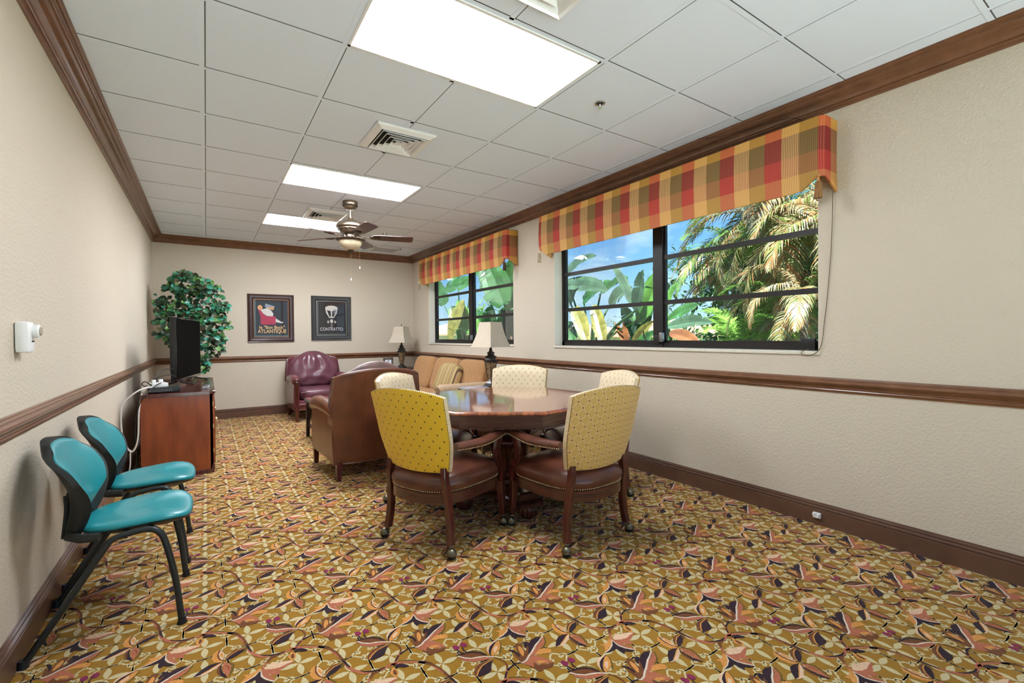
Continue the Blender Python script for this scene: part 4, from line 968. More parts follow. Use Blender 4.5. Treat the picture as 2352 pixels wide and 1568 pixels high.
def art(g, which, a, b):
    if which == 0:   # a plain stand-in: a red tub chair, a pale reclining form and a glass
        flat(g, [(-.15, -.10), (.06, -.10), (.06, .03), (-.06, .03), (-.10, .06), (-.16, .13), (-.18, .12), (-.15, .03)], -.0066, 2)
        flat(g, [(-.15, .13), (-.06, .16), (0, .12), (.03, .07), (.02, .03), (-.06, .035), (-.11, .07)], -.0069, 3)
        flat(g, blob(-.155, .165, .035, .04), -.0070, 4)
        flat(g, [(-.09, .18), (-.08, .23), (.05, .19), (.03, .13), (-.03, .14)], -.0069, 5); flat(g, [(-.07, .175), (.04, .175), (.03, .13), (-.02, .14)], -.0072, 4)
        flat(g, [(.06, .0), (.15, -.06), (.17, -.05), (.16, -.08), (.06, -.06)], -.0069, 3)
    else:            # a plain stand-in: a pale fountain-like cup
        flat(g, blob(0, .17, .10, .045), -.0066, 3)
        for s in (-1, 1):
            flat(g, [(s*.10, .17), (s*.085, .17), (s*.05, .07), (s*.035, .02), (s*.05, .03), (s*.085, .09)], -.0068, 3)
            flat(g, blob(s*.055, -.06, .022, .028), -.0068, 6); flat(g, blob(s*.055, -.06, .012, .017), -.0070, 3)
        for k in range(7): flat(g, [(.06+k*.009-.03, .16), (.064+k*.009-.03, .16), (.064+k*.009-.03, .07+.01*(k % 3)), (.06+k*.009-.03, .07+.01*(k % 3))], -.0070, 5)
        flat(g, blob(0, .02, .05, .012), -.0069, 3); flat(g, [(-.012, .13), (.012, .13), (.008, .02), (-.008, .02)], -.0069, 3); flat(g, blob(0, -.045, .024, .03), -.0070, 3)
        flat(g, [(-.015, -.07), (.015, -.07), (.018, -.16), (-.018, -.16)], -.0067, 6)
MF1 = mat('dark_walnut_frame', (70, 46, 42), rough=.35, var=(20, .2), coat=.3); MF2 = mat('charcoal_frame', (58, 58, 58), rough=.35, coat=.3)
poster(.537, 1.188, 1.140, 1.891, 'framed poster with a red armchair figure and orange lettering', MF1, mat('gilt_line', (168, 118, 78), rough=.4, metal=.5), 0)
poster(1.446, 2.087, 1.155, 1.896, 'framed poster with white cup shape and white lettering, right of the other', MF2, mat('pewter_line', (160, 152, 140), rough=.4, metal=.5), 1)
# ------------------------------------------------------------------ leather recliners
def sgrid(fn, nu, nv): return [[fn(-1+2*j/nu, i/nv) for j in range(nu+1)] for i in range(nv+1)]
def recliner(label, loc, rz, ml, mc):
    t = thing('leather_armchair', label, 'armchair', loc, rz, 'leather recliners of the sitting area')
    # outer back: wraps round the shoulders, waist narrows to the feet
    def ow(v): return .335+.045*math.sin(PI*min(1, v*.9))+.012*v
    def zt(u): return .865+.050*(1-abs(u)**2.4)
    def fb(u, v):
        z = .125+(zt(u)-.125)*v; return (u*ow(v), -.36-.10*v+.05*abs(u)**5, z)
    def ff(u, v):
        z = .125+(zt(u)-.125)*v; return (u*ow(v), -.21-.11*v+.06*abs(u)**5, z)
    g = G(); g.slab(sgrid(ff, 16, 12), sgrid(fb, 16, 12)); b = g.build('backrest', ml, t, ang=50)
    g = G(); P = [V(fb(-1+2*k/24, 1))+V((0, .02, .004)) for k in range(25)]; g.tube([V(fb(-1, .55))+V((0, .02, 0)), V(fb(-1, .8))+V((0, .02, 0))]+P+[V(fb(1, .8))+V((0, .02, 0)), V(fb(1, .55))+V((0, .02, 0))], .020, seg=10); g.build('roll_edge', ml, b)
    g = G()
    for u in (-.38, .38):
        g.tube([V(fb(u, v/8))+V((0, -.001, 0)) for v in range(0, 9)], .0025, seg=5)
    g.tube([V(fb(-1+2*k/10, 0))+V((0, -.002, .004)) for k in range(11)], .006, seg=6); g.build('back_seams', ml, b)
    # side walls with padded arms
    for s in (-1, 1):
        g = G()
        def so(u, v):
            y = -.34+.70*(u+1)/2; lo = .13+.07*(0 if u < .6 else 0)+(.0 if u < -.6 else .02); zt_ = .555+.03*math.sin(PI*(u+1)/2)
            return (s*(.375+.012*math.sin(PI*v)), y, lo+(zt_-lo)*v)
        A = sgrid(so, 10, 6); B = [[(p[0]-s*.075, p[1], p[2]) for p in r] for r in A]; g.slab(A, B); g.build('side_panel', ml, t, ang=50)
        g = G(); P = bez([(s*.345, -.30, .565), (s*.348, -.10, .595), (s*.350, .15, .605), (s*.350, .31, .590), (s*.348, .365, .560)], 5)
        n = len(P); g.tube(P, [.052+.012*math.sin(PI*k/n) for k in range(n-1)]+[.040], seg=14); g.build('armrest', ml, t, ang=60)
        g = G(); Q = bez([(s*.345, .375, .60), (s*.345, .392, .55), (s*.345, .372, .44), (s*.345, .356, .32), (s*.345, .366, .22), (s*.345, .372, .18)], 5); g.tube(Q, 1, flat=(.048, .030), up=(0, 1, 0))
        for k in (-1, 0, 1): g.tube([q+V((k*.013, .016, 0)) for q in Q], .005, seg=6)
        g.ell((s*.345, .388, .60), (.040, .022, .022), 14); g.build('carved_arm_front', M_mahog, t, ang=40)
        g = G(); g.tube([(s*.345, .365, .20), (s*.345, .370, .0)], [1.1, .75], flat=(.050, .050), up=(0, 1, 0)); g.box((s*.345, .366, .175), (.062, .062, .014)); g.build('leg', M_mahog, t, ang=30)
        g = G(); g.tube([(s*.33, -.33, .14), (s*.345, -.375, .0)], [1.1, .8], flat=(.046, .046), up=(0, 1, 0)); g.build('leg', M_mahog, t, ang=30)
    g = G(); g.b2((-.31, -.30, .15), (.31, .345, .30), bev=.02); g.tube([(-.31, .352, .24), (.31, .352, .24)], .012); f = g.build('front_rail', ml, t)
    g = G(); g.nails([(-.31, .348, .165), (.31, .348, .165)]); g.build('nailhead_trim', M_nail, f, ang=80)
    g = G(); g.ell((0, .06, .375), (.312, .325, .085), 28, p=.42); g.tube([(-.29, .37, .415), (.29, .37, .415)], .006); g.build('seat_cushion', mc, t, ang=70)
    # pleated back cushion
    g = G()
    def cu(u, v, sgn):
        a = PI*(u+1)/2; ww = .395*math.sin(PI*min(.985, max(.06, .10+.84*v)))**.45; z = .44+.555*v-.06*abs(u)**2.6*v
        th = max(0, (1-abs(u)**3.2))*max(0, 1-abs(2*v-1)**4)
        pleat = .017*math.sin(u*15+1.5*math.sin(v*3))*max(0, (v-.45)/.55)**.6 + .013*math.sin(v*24+u*u*7)*max(0, .5-v)*2 + .006*math.sin(u*9+v*11)
        y = -.225-.12*v; return (u*ww, y+sgn*(.125*th**.6+(pleat if sgn > 0 else 0)*th), z)
    A = sgrid(lambda u, v: cu(u, v, 1), 40, 30); B = sgrid(lambda u, v: cu(u, v, -.35), 40, 30); g.slab(A, B); g.build('back_cushion', mc, t, ang=75)
    return t
L1 = mat('cognac_leather', (116, 68, 46), rough=.32, var=(7, .22), bump=(120, .2, .001), coat=.2); L1c = mat('cognac_cushion', (150, 118, 112), rough=.3, var=(6, .3), coat=.3)
L2 = mat('burgundy_leather', (110, 50, 58), rough=.3, var=(7, .2), bump=(120, .2, .001), coat=.25); L2c = mat('burgundy_cushion', (112, 62, 74), rough=.36, var=(5, .25), coat=.35)
recliner('brown leather recliner seen from behind, left of the game table', (1.235, 4.40, 0), math.radians(3), L1, L1c)
recliner('burgundy leather recliner with pleated cushion, against the back wall', (1.415, 7.54, 0), math.radians(180), L2, L2c)

# ------------------------------------------------------------------ sofa
def sofa():
    t = thing('sofa', 'tan fabric sofa with three back cushions under the farther window', 'sofa', (2.62, 5.87, 0))
    fb = mat('tan_chenille', (172, 124, 72), rough=.85, var=(60, .22), bump=(220, .5, .003), sheen=.15, stretch=(1, 3, .25)); fa = mat('oatmeal_weave', (186, 156, 122), rough=.85, var=(60, .2), bump=(260, .5, .003), stretch=(1, 6, 1)); fl = mat('sofa_brown_leather', (134, 76, 48), rough=.4, var=(8, .2), coat=.1)
    hw = 1.32
    g = G(); g.b2((-.46, -hw+.02, .08), (.46, hw-.02, .30), bev=.02); g.build('base', fl, t)
    g = G(); g.b2((.26, -hw+.05, .25), (.47, hw-.05, .76), bev=.05); g.build('back_frame', fl, t)
    for s in (-1, 1):
        g = G(); y = s*(hw-.10); g.b2((-.47, y-.085, .10), (.42, y+.085, .57), bev=.02)
        g.tube([(-.50, y, .585), (-.48, y, .59), (.3, y, .59), (.44, y, .59)], [.07, .085, .085, .08], seg=18); g.build('arm', fa, t, ang=50)
    for k in range(3):
        y = -.74+.74*k; g = G(); g.ell((-.05, y, .375), (.41, .372, .088), 28, p=.35); g.build('seat_cushion', fa if 0 else fb, t, ang=60)
        g = G(); R = Matrix.Rotation(math.radians(17), 3, 'Y'); g.ell((.195, y, .655), (.105, .362, .250), 30, p=.38, rot=R); o = g.build('back_cushion', fb, t, ang=60)
    for x in (-.42, .42):
        for y in (-hw+.1, hw-.1): g = G(); g.tube([(x, y, .10), (x, y, 0)], [1, .8], flat=(.06, .06)); g.build('foot', M_mahog, t)
    # striped pillow
    m, nt, b = pbsdf('striped_pillow_cloth'); L = nt.links; b.inputs['Roughness'].default_value = .8
    tc = nn(nt, 'ShaderNodeTexCoord'); sp = nn(nt, 'ShaderNodeSeparateXYZ'); L.new(tc.outputs['Object'], sp.inputs[0])
    r = nn(nt, 'ShaderNodeValToRGB'); r.color_ramp.interpolation = 'CONSTANT'; e = r.color_ramp.elements; e[0].position = 0; e[0].color = lin((150, 132, 78)); e[1].position = .35; e[1].color = lin((110, 66, 50))
    for p, c in ((.42, (196, 168, 118)), (.48, (104, 78, 58)), (.56, (170, 150, 96)), (.78, (86, 66, 56)), (.84, (190, 160, 110)), (.9, (120, 80, 56))): q = e.new(p); q.color = lin(c)
    L.new(math_(nt, 'FRACT', math_(nt, 'DIVIDE', math_(nt, 'ADD', sp.outputs['Y'], 5), .135)), r.inputs[0]); L.new(r.outputs[0], b.inputs['Base Color'])
    pl = thing('throw_pillow', 'olive and brown striped throw pillow leaning on the sofa back cushions', 'pillow', (2.615, 5.43, .655), math.radians(8))
    g = G(); g.ell((0, 0, 0), (.085, .215, .205), 30, p=.5, rot=Matrix.Rotation(math.radians(24), 3, 'Y')); g.build('pillow', m, pl, ang=70)
sofa()

# ------------------------------------------------------------------ small tables, lamps, frame, magazine
def side_table(label, x0, x1, y0, y1, z):
    t = thing('end_table', label, 'side table', ((x0+x1)/2, (y0+y1)/2, 0), 0, 'dark end tables'); a, b = (x1-x0)/2, (y1-y0)/2
    m = wood('espresso_wood', (58, 38, 32), (40, 26, 24), rough=.3) if not bpy.data.materials.get('espresso_wood') else bpy.data.materials['espresso_wood']
    g = G(); g.b2((-a, -b, z-.03), (a, b, z), bev=.006); g.build('tabletop', m, t)
    g = G(); g.b2((-a+.03, -b+.03, z-.11), (a-.03, b-.03, z-.03)); g.b2((-a+.04, -b+.04, .14), (a-.04, b-.04, .16)); g.build('apron_and_shelf', m, t, smooth=False)
    for sx in (-1, 1):
        for sy in (-1, 1): g = G(); g.tube([(sx*(a-.04), sy*(b-.04), z-.06), (sx*(a-.035), sy*(b-.035), 0)], [1, .75], flat=(.04, .04)); g.build('leg', m, t, ang=30)
side_table('dark end table in the back right corner under the small lamp', 2.42, 3.08, 7.42, 8.02, .665)
side_table('dark end table behind the game table carrying the nearer lamp', 2.28, 2.96, 3.98, 4.50, .645)
def coffee():
    t = thing('coffee_table', 'low dark wood coffee table with a reddish top between the recliners', 'coffee table', (1.48, 5.80, 0))
    a, b = .49, .29; m = bpy.data.materials['espresso_wood']; mt = wood('burgundy_top', (132, 58, 62), (110, 46, 48), rough=.2, coat=.5)
    g = G(); g.b2((-a, -b, .43), (a, b, .47), bev=.008); g.build('table_rim', m, t)
    g = G(); g.b2((-a+.012, -b+.012, .469), (a-.012, b-.012, .4725)); g.build('inset_top', mt, t, smooth=False)
    g = G(); g.b2((-a+.03, -b+.03, .36), (a-.03, b-.03, .43)); g.b2((-a+.04, -b+.04, .12), (a-.04, b-.04, .145)); g.build('apron_and_shelf', m, t, smooth=False)
    for sx in (-1, 1):
        for sy in (-1, 1): g = G(); g.tube([(sx*(a-.04), sy*(b-.04), .42), (sx*(a-.03), sy*(b-.03), 0)], [1, .8], flat=(.05, .05)); g.build('leg', m, t, ang=30)
coffee()
def table_lamp(label, x, y, z, s, rz):
    t = thing('table_lamp', label, 'lamp', (x, y, z), rz, 'table lamps with square bell shades')
    mb = mat('dark_bronze_lamp', (58, 54, 52), rough=.3, metal=.5) if not bpy.data.materials.get('dark_bronze_lamp') else bpy.data.materials['dark_bronze_lamp']
    mg = mat('mottled_gold_panel', (176, 146, 104), rough=.35, var=(40, .7, 3), col2=(50, 40, 34), metal=.3) if not bpy.data.materials.get('mottled_gold_panel') else bpy.data.materials['mottled_gold_panel']
    ms = mat('linen_lamp_shade', (200, 186, 164), rough=.85, var=(70, .08), bump=(120, .4, .002)) if not bpy.data.materials.get('linen_lamp_shade') else bpy.data.materials['linen_lamp_shade']
    sq = lambda w, z_: [(-w*s, -w*s, z_*s), (w*s, -w*s, z_*s), (w*s, w*s, z_*s), (-w*s, w*s, z_*s)]
    g = G(); g.loft([sq(.062, 0), sq(.062, .012), sq(.050, .022), sq(.046, .034), sq(.030, .050), sq(.022, .060), sq(.026, .066), sq(.022, .072)]); g.build('lamp_base', mb, t, ang=30)
    g = G(); g.loft([sq(.021, .07), sq(.028, .12), sq(.038, .20), sq(.046, .275)]); bd = g.build('urn_body', mg, t, smooth=False)
    g = G()
    for i, j in ((-1, -1), (1, -1), (1, 1), (-1, 1)): g.tube([(i*.021*s, j*.021*s, .07*s), (i*.028*s, j*.028*s, .12*s), (i*.038*s, j*.038*s, .20*s), (i*.046*s, j*.046*s, .275*s)], .004*s, seg=6)
    g.build('corner_ribs', mb, bd)
    g = G(); g.loft([sq(.050, .272), sq(.056, .282), sq(.056, .292), sq(.044, .300), sq(.036, .318), sq(.046, .324), sq(.046, .334), sq(.030, .345), sq(.022, .362), sq(.030, .368), sq(.030, .378), sq(.014, .392), sq(.010, .42), sq(.008, .44)]); g.build('lamp_neck', mb, t, ang=30)
    g = G(); prof = [(.158, .44), (.132, .51), (.112, .58), (.098, .65), (.089, .715)]
    def ring(w, z_, k): 
        w *= s*k; o = []
        for a, b in ((-1, -1), (1, -1), (1, 1), (-1, 1)):
            o += [(a*w*(1-.0), b*w, z_*s)]
        return o
    R = [ring(w, z_, 1) for w, z_ in prof] + [ring(w, z_, .975) for w, z_ in prof[::-1]]; R.append(R[0])
    g.loft(R, cap=False); g.build('lamp_shade', ms, t, ang=20)
    g = G(); g.cyl((0, 0, .42*s), (0, 0, .725*s), .004*s); g.ell((0, 0, .735*s), .009*s, 10); g.ell((0, 0, .752*s), (.006*s, .006*s, .010*s), 8)
    for a in range(4): g.tube([(0, 0, .705*s), (.088*s*math.cos(a*PI/2+PI/4)*1.35, .088*s*math.sin(a*PI/2+PI/4)*1.35, .712*s)], .0018*s, seg=5)
    g.build('finial_and_harp', mb, t)
    g = G(); g.ell((0, 0, .56*s), (.03*s, .03*s, .045*s), 12); g.build('light_bulb', M_white, t)
table_lamp('bronze table lamp with tan shade in the back right corner', 2.823, 7.70, .665, 1.0, math.radians(38))
table_lamp('nearer bronze table lamp with cream shade, in front of the farther window', 2.64, 4.395, .645, 1.0, math.radians(14))
def small_frame():
    t = thing('photo_frame', 'small ornate standing picture frame beside the corner lamp', 'picture frame', (2.60, 7.74, .665), math.radians(-14))
    m = mat('carved_pewter', (96, 84, 72), rough=.35, metal=.5, var=(60, .5), bump=(90, .8, .006)); R = Matrix.Rotation(math.radians(-12), 4, 'X')
    g = G()
    for a, b in (((-.085, 0, 0), (-.05, .014, .19)), ((.05, 0, 0), (.085, .014, .19)), ((-.085, 0, 0), (.085, .014, .04)), ((-.085, 0, .15), (.085, .014, .19))): g.b2(a, b, bev=.004)
    bmesh.ops.transform(g.bm, matrix=R, verts=g.bm.verts); g.build('frame', m, t)
    g = G(); g.b2((-.052, .004, .038), (.052, .008, .152)); bmesh.ops.transform(g.bm, matrix=R, verts=g.bm.verts); g.build('photo_card', mat('pale_card', (214, 218, 222), rough=.5), t, smooth=False)
    g = G(); g.b2((-.02, .003, .05), (.02, .005, .14)); bmesh.ops.transform(g.bm, matrix=R, verts=g.bm.verts); g.build('card_strip', mat('grey_card', (150, 156, 164), rough=.5), t, smooth=False)
    g = G(); g.tube([(0, .03, .12), (0, .085, .0)], .005); g.build('easel_leg', m, t)
small_frame()
def magazine():
    t = thing('magazine', 'blue magazine lying on the end table by the nearer lamp', 'magazine', (2.385, 4.35, .6455), math.radians(-6))
    g = G(); g.b2((-.13, -.10, 0), (.15, .10, .010), bev=.001); g.build('pages', M_white, t)
    g = G(); g.b2((-.132, -.102, .010), (.152, .102, .0115)); g.build('cover', mat('blue_cover', (70, 110, 160), rough=.2, var=(14, .6), col2=(210, 222, 236), coat=.5), t, smooth=False)
magazine()

# ------------------------------------------------------------------ small wall and window things
def wall_bits():
    t = thing('motion_sensor', 'white wall sensor with a round eye on the left wall', 'wall sensor', (XL, 2.55, 1.222))
    g = G(); g.b2((.001, -.045, -.062), (.042, .035, .060), bev=.014); g.build('housing', M_white, t)
    g = G(); g.lathe([(.024, 0), (.026, .006), (.026, .018), (.020, .022)], 24); bmesh.ops.transform(g.bm, matrix=Matrix.Translation((.040, .012, .022)) @ Matrix.Rotation(PI/2, 4, 'Y') @ Matrix.Rotation(0, 4, 'X'), verts=g.bm.verts); e_ = g.build('sensor_drum', M_white, t)
    g = G(); g.lathe([(.018, .0), (.016, .004), (.006, .006)], 20); bmesh.ops.transform(g.bm, matrix=Matrix.Translation((.062, .012, .022)) @ Matrix.Rotation(PI/2, 4, 'Y'), verts=g.bm.verts); g.build('sensor_lens', mat('smoked_lens', (170, 156, 140), rough=.25), e_)
    g = G()
    for y in (-.006, .010): g.ell((.0425, y, -.018), .0035, 8)
    g.build('indicator', M_gap, t)
    t = thing('cable_clip', 'small white plastic clip on the baseboard of the window wall', 'clip', (XR-.018, 1.338, .045))
    g = G(); g.b2((-.012, -.022, 0), (0, .022, .034), bev=.002); g.b2((-.026, -.020, .018), (-.012, -.008, .030)); g.b2((-.026, .008, .018), (-.012, .020, .030)); g.b2((-.02, -.012, .004), (-.012, .012, .012)); g.build('clip', M_white, t, smooth=False)
    t = thing('black_window_sensor', 'small black box on the sill at the right end of the near window', 'sensor', (3.295, 1.435, 1.097))
    g = G(); g.b2((-.012, -.045, .004), (.012, .045, .078), bev=.005); g.build('box', M_black, t)
    g = G(); g.b2((-.03, -.05, 0), (.015, .055, .008), bev=.002); g.build('box_foot', M_black, t)
    o = V((3.195, 1.25, 1.1)); t = thing('pull_cord', 'thin brown cord hanging from the near valance beside the window', 'cord', o)
    g = G(); g.tube([p-o for p in bez([(3.19, 1.252, 2.07), (3.200, 1.262, 1.80), (3.202, 1.274, 1.60), (3.202, 1.288, 1.42), (3.200, 1.302, 1.28), (3.200, 1.318, 1.14), (3.196, 1.345, 1.088), (3.186, 1.39, 1.064), (3.188, 1.43, 1.075), (3.197, 1.425, 1.094), (3.22, 1.41, 1.101), (3.27, 1.42, 1.102)], 6)], .0022, seg=6); g.build('cord', mat('brown_cord', (98, 78, 52), rough=.7), t)
    o = V((3.12, 1.9, 2.6)); t = thing('ceiling_wire', 'thin black wire sagging across the crown moulding above the near valance', 'wire', o)
    g = G(); g.tube([p-o for p in bez([(3.075, 2.09, 2.664), (3.08, 1.95, 2.625), (3.09, 1.75, 2.600), (3.10, 1.60, 2.59), (3.12, 1.45, 2.575), (3.15, 1.38, 2.52)], 5)], .0018, seg=5); g.build('wire', M_black, t)
wall_bits()
# ------------------------------------------------------------------ outside: plants, houses, ground
LG = {}
def leafm(n, c, k=.35, rough=.4):
    if n in LG: return LG[n]
    m, nt, b = pbsdf(n); L = nt.links; b.inputs['Roughness'].default_value = rough
    tc = nn(nt, 'ShaderNodeTexCoord'); nz = nn(nt, 'ShaderNodeTexNoise'); nz.inputs['Scale'].default_value = 5; nz.inputs['Detail'].default_value = 4; L.new(tc.outputs['Object'], nz.inputs['Vector'])
    cr = nn(nt, 'ShaderNodeValToRGB'); cr.color_ramp.elements[0].position = .35; cr.color_ramp.elements[1].position = .65; cr.color_ramp.elements[0].color = lin(tuple(v*.72 for v in c)); cr.color_ramp.elements[1].color = lin(c)
    L.new(nz.outputs[0], cr.inputs[0]); L.new(cr.outputs[0], b.inputs['Base Color'])
    tr = nn(nt, 'ShaderNodeBsdfTranslucent'); L.new(cr.outputs[0], tr.inputs[0]); mx = nn(nt, 'ShaderNodeMixShader'); mx.inputs[0].default_value = k
    L.new(b.outputs[0], mx.inputs[1]); L.new(tr.outputs[0], mx.inputs[2]); L.new(mx.outputs[0], nt.nodes['Material Output'].inputs[0]); LG[n] = m; return m
GZ = -3.3
def ground():
    g = G(); g.b2((XR+WT+.01, -60, GZ-.2), (140, 160, GZ)); struct(g.build('lawn_ground', mat('lawn', (92, 120, 62), rough=.95, var=(3, .3)), smooth=False))
ground()
def big_leaf(g, base, dirv, up, L, W, rnd, mi=0, droop=.5, torn=.5):
    """a paddle leaf: arched midrib, blade folded along it, edges split by the wind"""
    d = V(dirv).normalized(); p = V(base); n = 14; mid = []; dirs = []
    for k in range(n+1):
        mid.append(p.copy()); dirs.append(d.copy()); p = p+d*(L/n); d = (d+V((0, 0, -droop/n*(k/n)*2.2))).normalized()
    A = {}
    for s in (-1, 1):
        row_in, row_out = [], []
        for k in range(n+1):
            t = k/n; w_ = W/2*(math.sin(PI*min(1, .04+t*.96))**.55)*(1-.25*t); side = dirs[k].cross(V(up)).normalized(); nrm = side.cross(dirs[k]).normalized()
            fold = .35; e = side*s*w_+nrm*w_*fold*.8-dirs[k]*w_*.15
            row_in.append(mid[k]); row_out.append((mid[k]+e, mid[k]+e*.55+nrm*w_*.06))
        k = 0
        while k < n:
            run = rnd.choice((1, 2, 3)) if rnd.random() < torn else 4; run = min(run, n-k)
            off = V((rnd.gauss(0, .5), rnd.gauss(0, .5), rnd.gauss(-.4, .4)))*W*.10*torn
            for q in range(k, k+run):
                i0, i1 = g.bm.verts.new(row_in[q]), g.bm.verts.new(row_in[q+1]); m0, m1 = g.bm.verts.new(row_out[q][1]+off*.4), g.bm.verts.new(row_out[q+1][1]+off*.4)
                sh = .04*L/n*(1 if run < 4 else 0); o0, o1 = g.bm.verts.new(row_out[q][0]+off+dirs[q]*(sh if q == k else 0)), g.bm.verts.new(row_out[q+1][0]+off-dirs[q]*(sh*3 if q == k+run-1 else 0))
                g.bm.faces.new((i0, i1, m1, m0)).material_index = mi; g.bm.faces.new((m0, m1, o1, o0)).material_index = mi
            k += run
    g.tube(mid, [L*.011*(1-.7*k/n) for k in range(n+1)], seg=6, mi=mi)
    return mid
def paddle_plant(label, loc, leaves, seed, grp='giant paddle leaved plants outside', trunk=1):
    """leaves: (tip, width, colour, where the blade starts)"""
    rnd = random.Random(seed); t = thing('banana_plant', label, 'plant', (loc[0], loc[1], GZ), 0, grp); o = V((0, 0, -GZ))-V((loc[0], loc[1], 0))
    mats = [leafm('paddle_green', (62, 104, 54)), leafm('paddle_bright', (104, 152, 66)), leafm('paddle_grey', (80, 104, 80)), leafm('paddle_yellowing', (146, 134, 64)), leafm('paddle_dry', (156, 96, 60))]
    root = V(loc)+o; g = G(); g.tube(bez([(0, 0, 0), (.05, .04, root.z*.5), tuple(root)], 6), .08*trunk, seg=12)
    for k in range(26):
        a = rnd.random()*6.3; z = root.z*(.55+.45*rnd.random()); q = .8*trunk; g.tube([(.09*q*math.cos(a), .09*q*math.sin(a), z), (.2*q*math.cos(a), .2*q*math.sin(a), z+.18), (.24*q*math.cos(a), .24*q*math.sin(a), z-.1)], [.03*q, .02*q, .006], seg=5)
    g.build('stem', mat('fibrous_stem', (112, 82, 62), rough=.9, var=(18, .5), stretch=(3, 3, .4)) if not bpy.data.materials.get('fibrous_stem') else bpy.data.materials['fibrous_stem'], t, ang=60)
    for tip, wd, mi, st in leaves:
        tip = V(tip)+o; st = V(st)+o; g = G(); dv = (tip-st).normalized()
        g.tube(bez([root-V((0, 0, .1)), root.lerp(st, .5)+V((0, 0, .12)), st], 5), [.022]*5+[.02]*5+[.014], seg=7, mi=0 if mi != 1 else 1)
        up = V((-.75, -.5+rnd.gauss(0, .15), .35+.25*rnd.random())); big_leaf(g, st, dv+V((0, 0, .10)), up, (tip-st).length*1.04, wd, rnd, mi, droop=.35, torn=.55)
        g.build('leaf', mats, t, smooth=False, recalc=False)
    return t
# near window, left panes
paddle_plant('broad grey-green paddle leaved plant seen through the left panes of the near window', (6.6, 7.0, .7),
[((6.35, 6.59, 2.75), 0.42, 2, (6.50, 7.69, 2.51)), ((6.25, 6.20, 2.03), 0.42, 2, (6.40, 7.66, 2.28)), ((6.45, 5.86, 2.23), 0.34, 0, (6.60, 6.69, 2.05)), ((6.25, 6.01, 2.51), 0.2, 2, (6.40, 5.60, 1.64)),
((6.15, 5.24, 2.28), 0.26, 2, (6.30, 5.51, 1.64)), ((6.35, 4.92, 2.33), 0.46, 1, (6.50, 5.63, 1.47)), ((5.95, 6.38, 1.02), 0.34, 3, (6.10, 6.88, 1.76)), ((6.05, 6.05, 1.00), 0.3, 3, (6.20, 6.46, 1.78)),
((6.55, 7.28, 2.21), 0.4, 0, (6.70, 7.88, 1.88)), ((6.85, 6.12, 2.12), 0.45, 2, (7.00, 6.84, 1.83)), ((7.05, 5.56, 2.08), 0.5, 0, (7.20, 5.99, 1.87)), ((7.15, 6.98, 2.30), 0.5, 0, (7.30, 7.96, 2.01)), ((6.75, 7.68, 1.01), 0.4, 0, (6.90, 8.12, 1.50))], 11)
paddle_plant('paddle leaved plant with browning fan base beside the centre post of the near window', (6.6, 5.75, .75),
[((6.50, 6.22, 1.43), 0.14, 4, (6.60, 6.01, 1.03)), ((6.40, 5.91, 1.45), 0.12, 4, (6.50, 5.90, 1.03)), ((6.50, 5.69, 1.47), 0.16, 2, (6.60, 5.90, 1.03)), ((6.40, 5.23, 1.43), 0.22, 3, (6.50, 5.76, 1.03)), ((6.30, 5.05, 1.26), 0.2, 0, (6.40, 5.62, 1.00)),
((6.7, 5.5, 1.9), .3, 0, (6.7, 5.8, 1.2)), ((6.8, 6.3, 1.8), .3, 0, (6.8, 6.0, 1.2))], 12)
paddle_plant('low paddle leaves pale on top at the bottom of the near window right panes', (5.6, 4.25, .6),
[((5.40, 3.50, 1.35), 0.22, 2, (5.50, 4.23, 1.33)), ((5.20, 3.50, 1.06), 0.2, 4, (5.30, 4.04, 1.24)), ((5.70, 4.38, 1.42), 0.2, 0, (5.80, 3.98, 1.62)), ((5.90, 4.34, 1.97), 0.25, 1, (6.00, 4.65, 1.67))], 13)
# far window
paddle_plant('large green paddle leaved plant filling the left panes of the farther window', (7.1, 13.6, .6),
[((6.80, 14.45, 2.76), 0.75, 0, (7.00, 12.82, 2.88)), ((6.60, 12.95, 2.32), 0.55, 1, (6.80, 12.54, 1.29)), ((6.40, 13.13, 1.03), 0.75, 3, (6.60, 12.54, 2.29)), ((6.70, 12.88, 0.93), 0.6, 0, (6.90, 12.95, 1.78)), ((7.00, 12.75, 1.02), 0.5, 1, (7.20, 12.70, 1.71)),
((7.10, 14.92, 3.71), 0.7, 0, (7.30, 14.37, 3.20)), ((7.10, 15.75, 3.33), 0.6, 0, (7.30, 15.45, 2.36)), ((7.3, 14.6, 1.3), .7, 0, (7.4, 14.2, 1.9)), ((7.3, 15.0, 2.2), .6, 1, (7.5, 14.4, 1.6)), ((6.9, 14.0, 2.2), .7, 0, (7.1, 13.5, 1.5))], 21)
paddle_plant('tall paddle leaved plant with fibrous brown trunk behind the nearer lamp', (7.3, 11.15, 1.9),
[((6.60, 11.21, 3.33), 0.95, 0, (6.80, 10.59, 2.05)), ((7.00, 10.57, 3.30), 0.8, 0, (7.20, 10.81, 2.0)), ((7.20, 12.94, 3.43), 0.7, 0, (7.40, 11.95, 2.94)), ((7.40, 12.22, 2.16), 0.6, 0, (7.60, 12.8, 1.22)), ((7.0, 11.9, 3.6), .9, 0, (7.1, 11.5, 2.5)), ((7.3, 12.1, 2.5), .6, 1, (7.4, 11.6, 2.6))], 22, trunk=2.0)
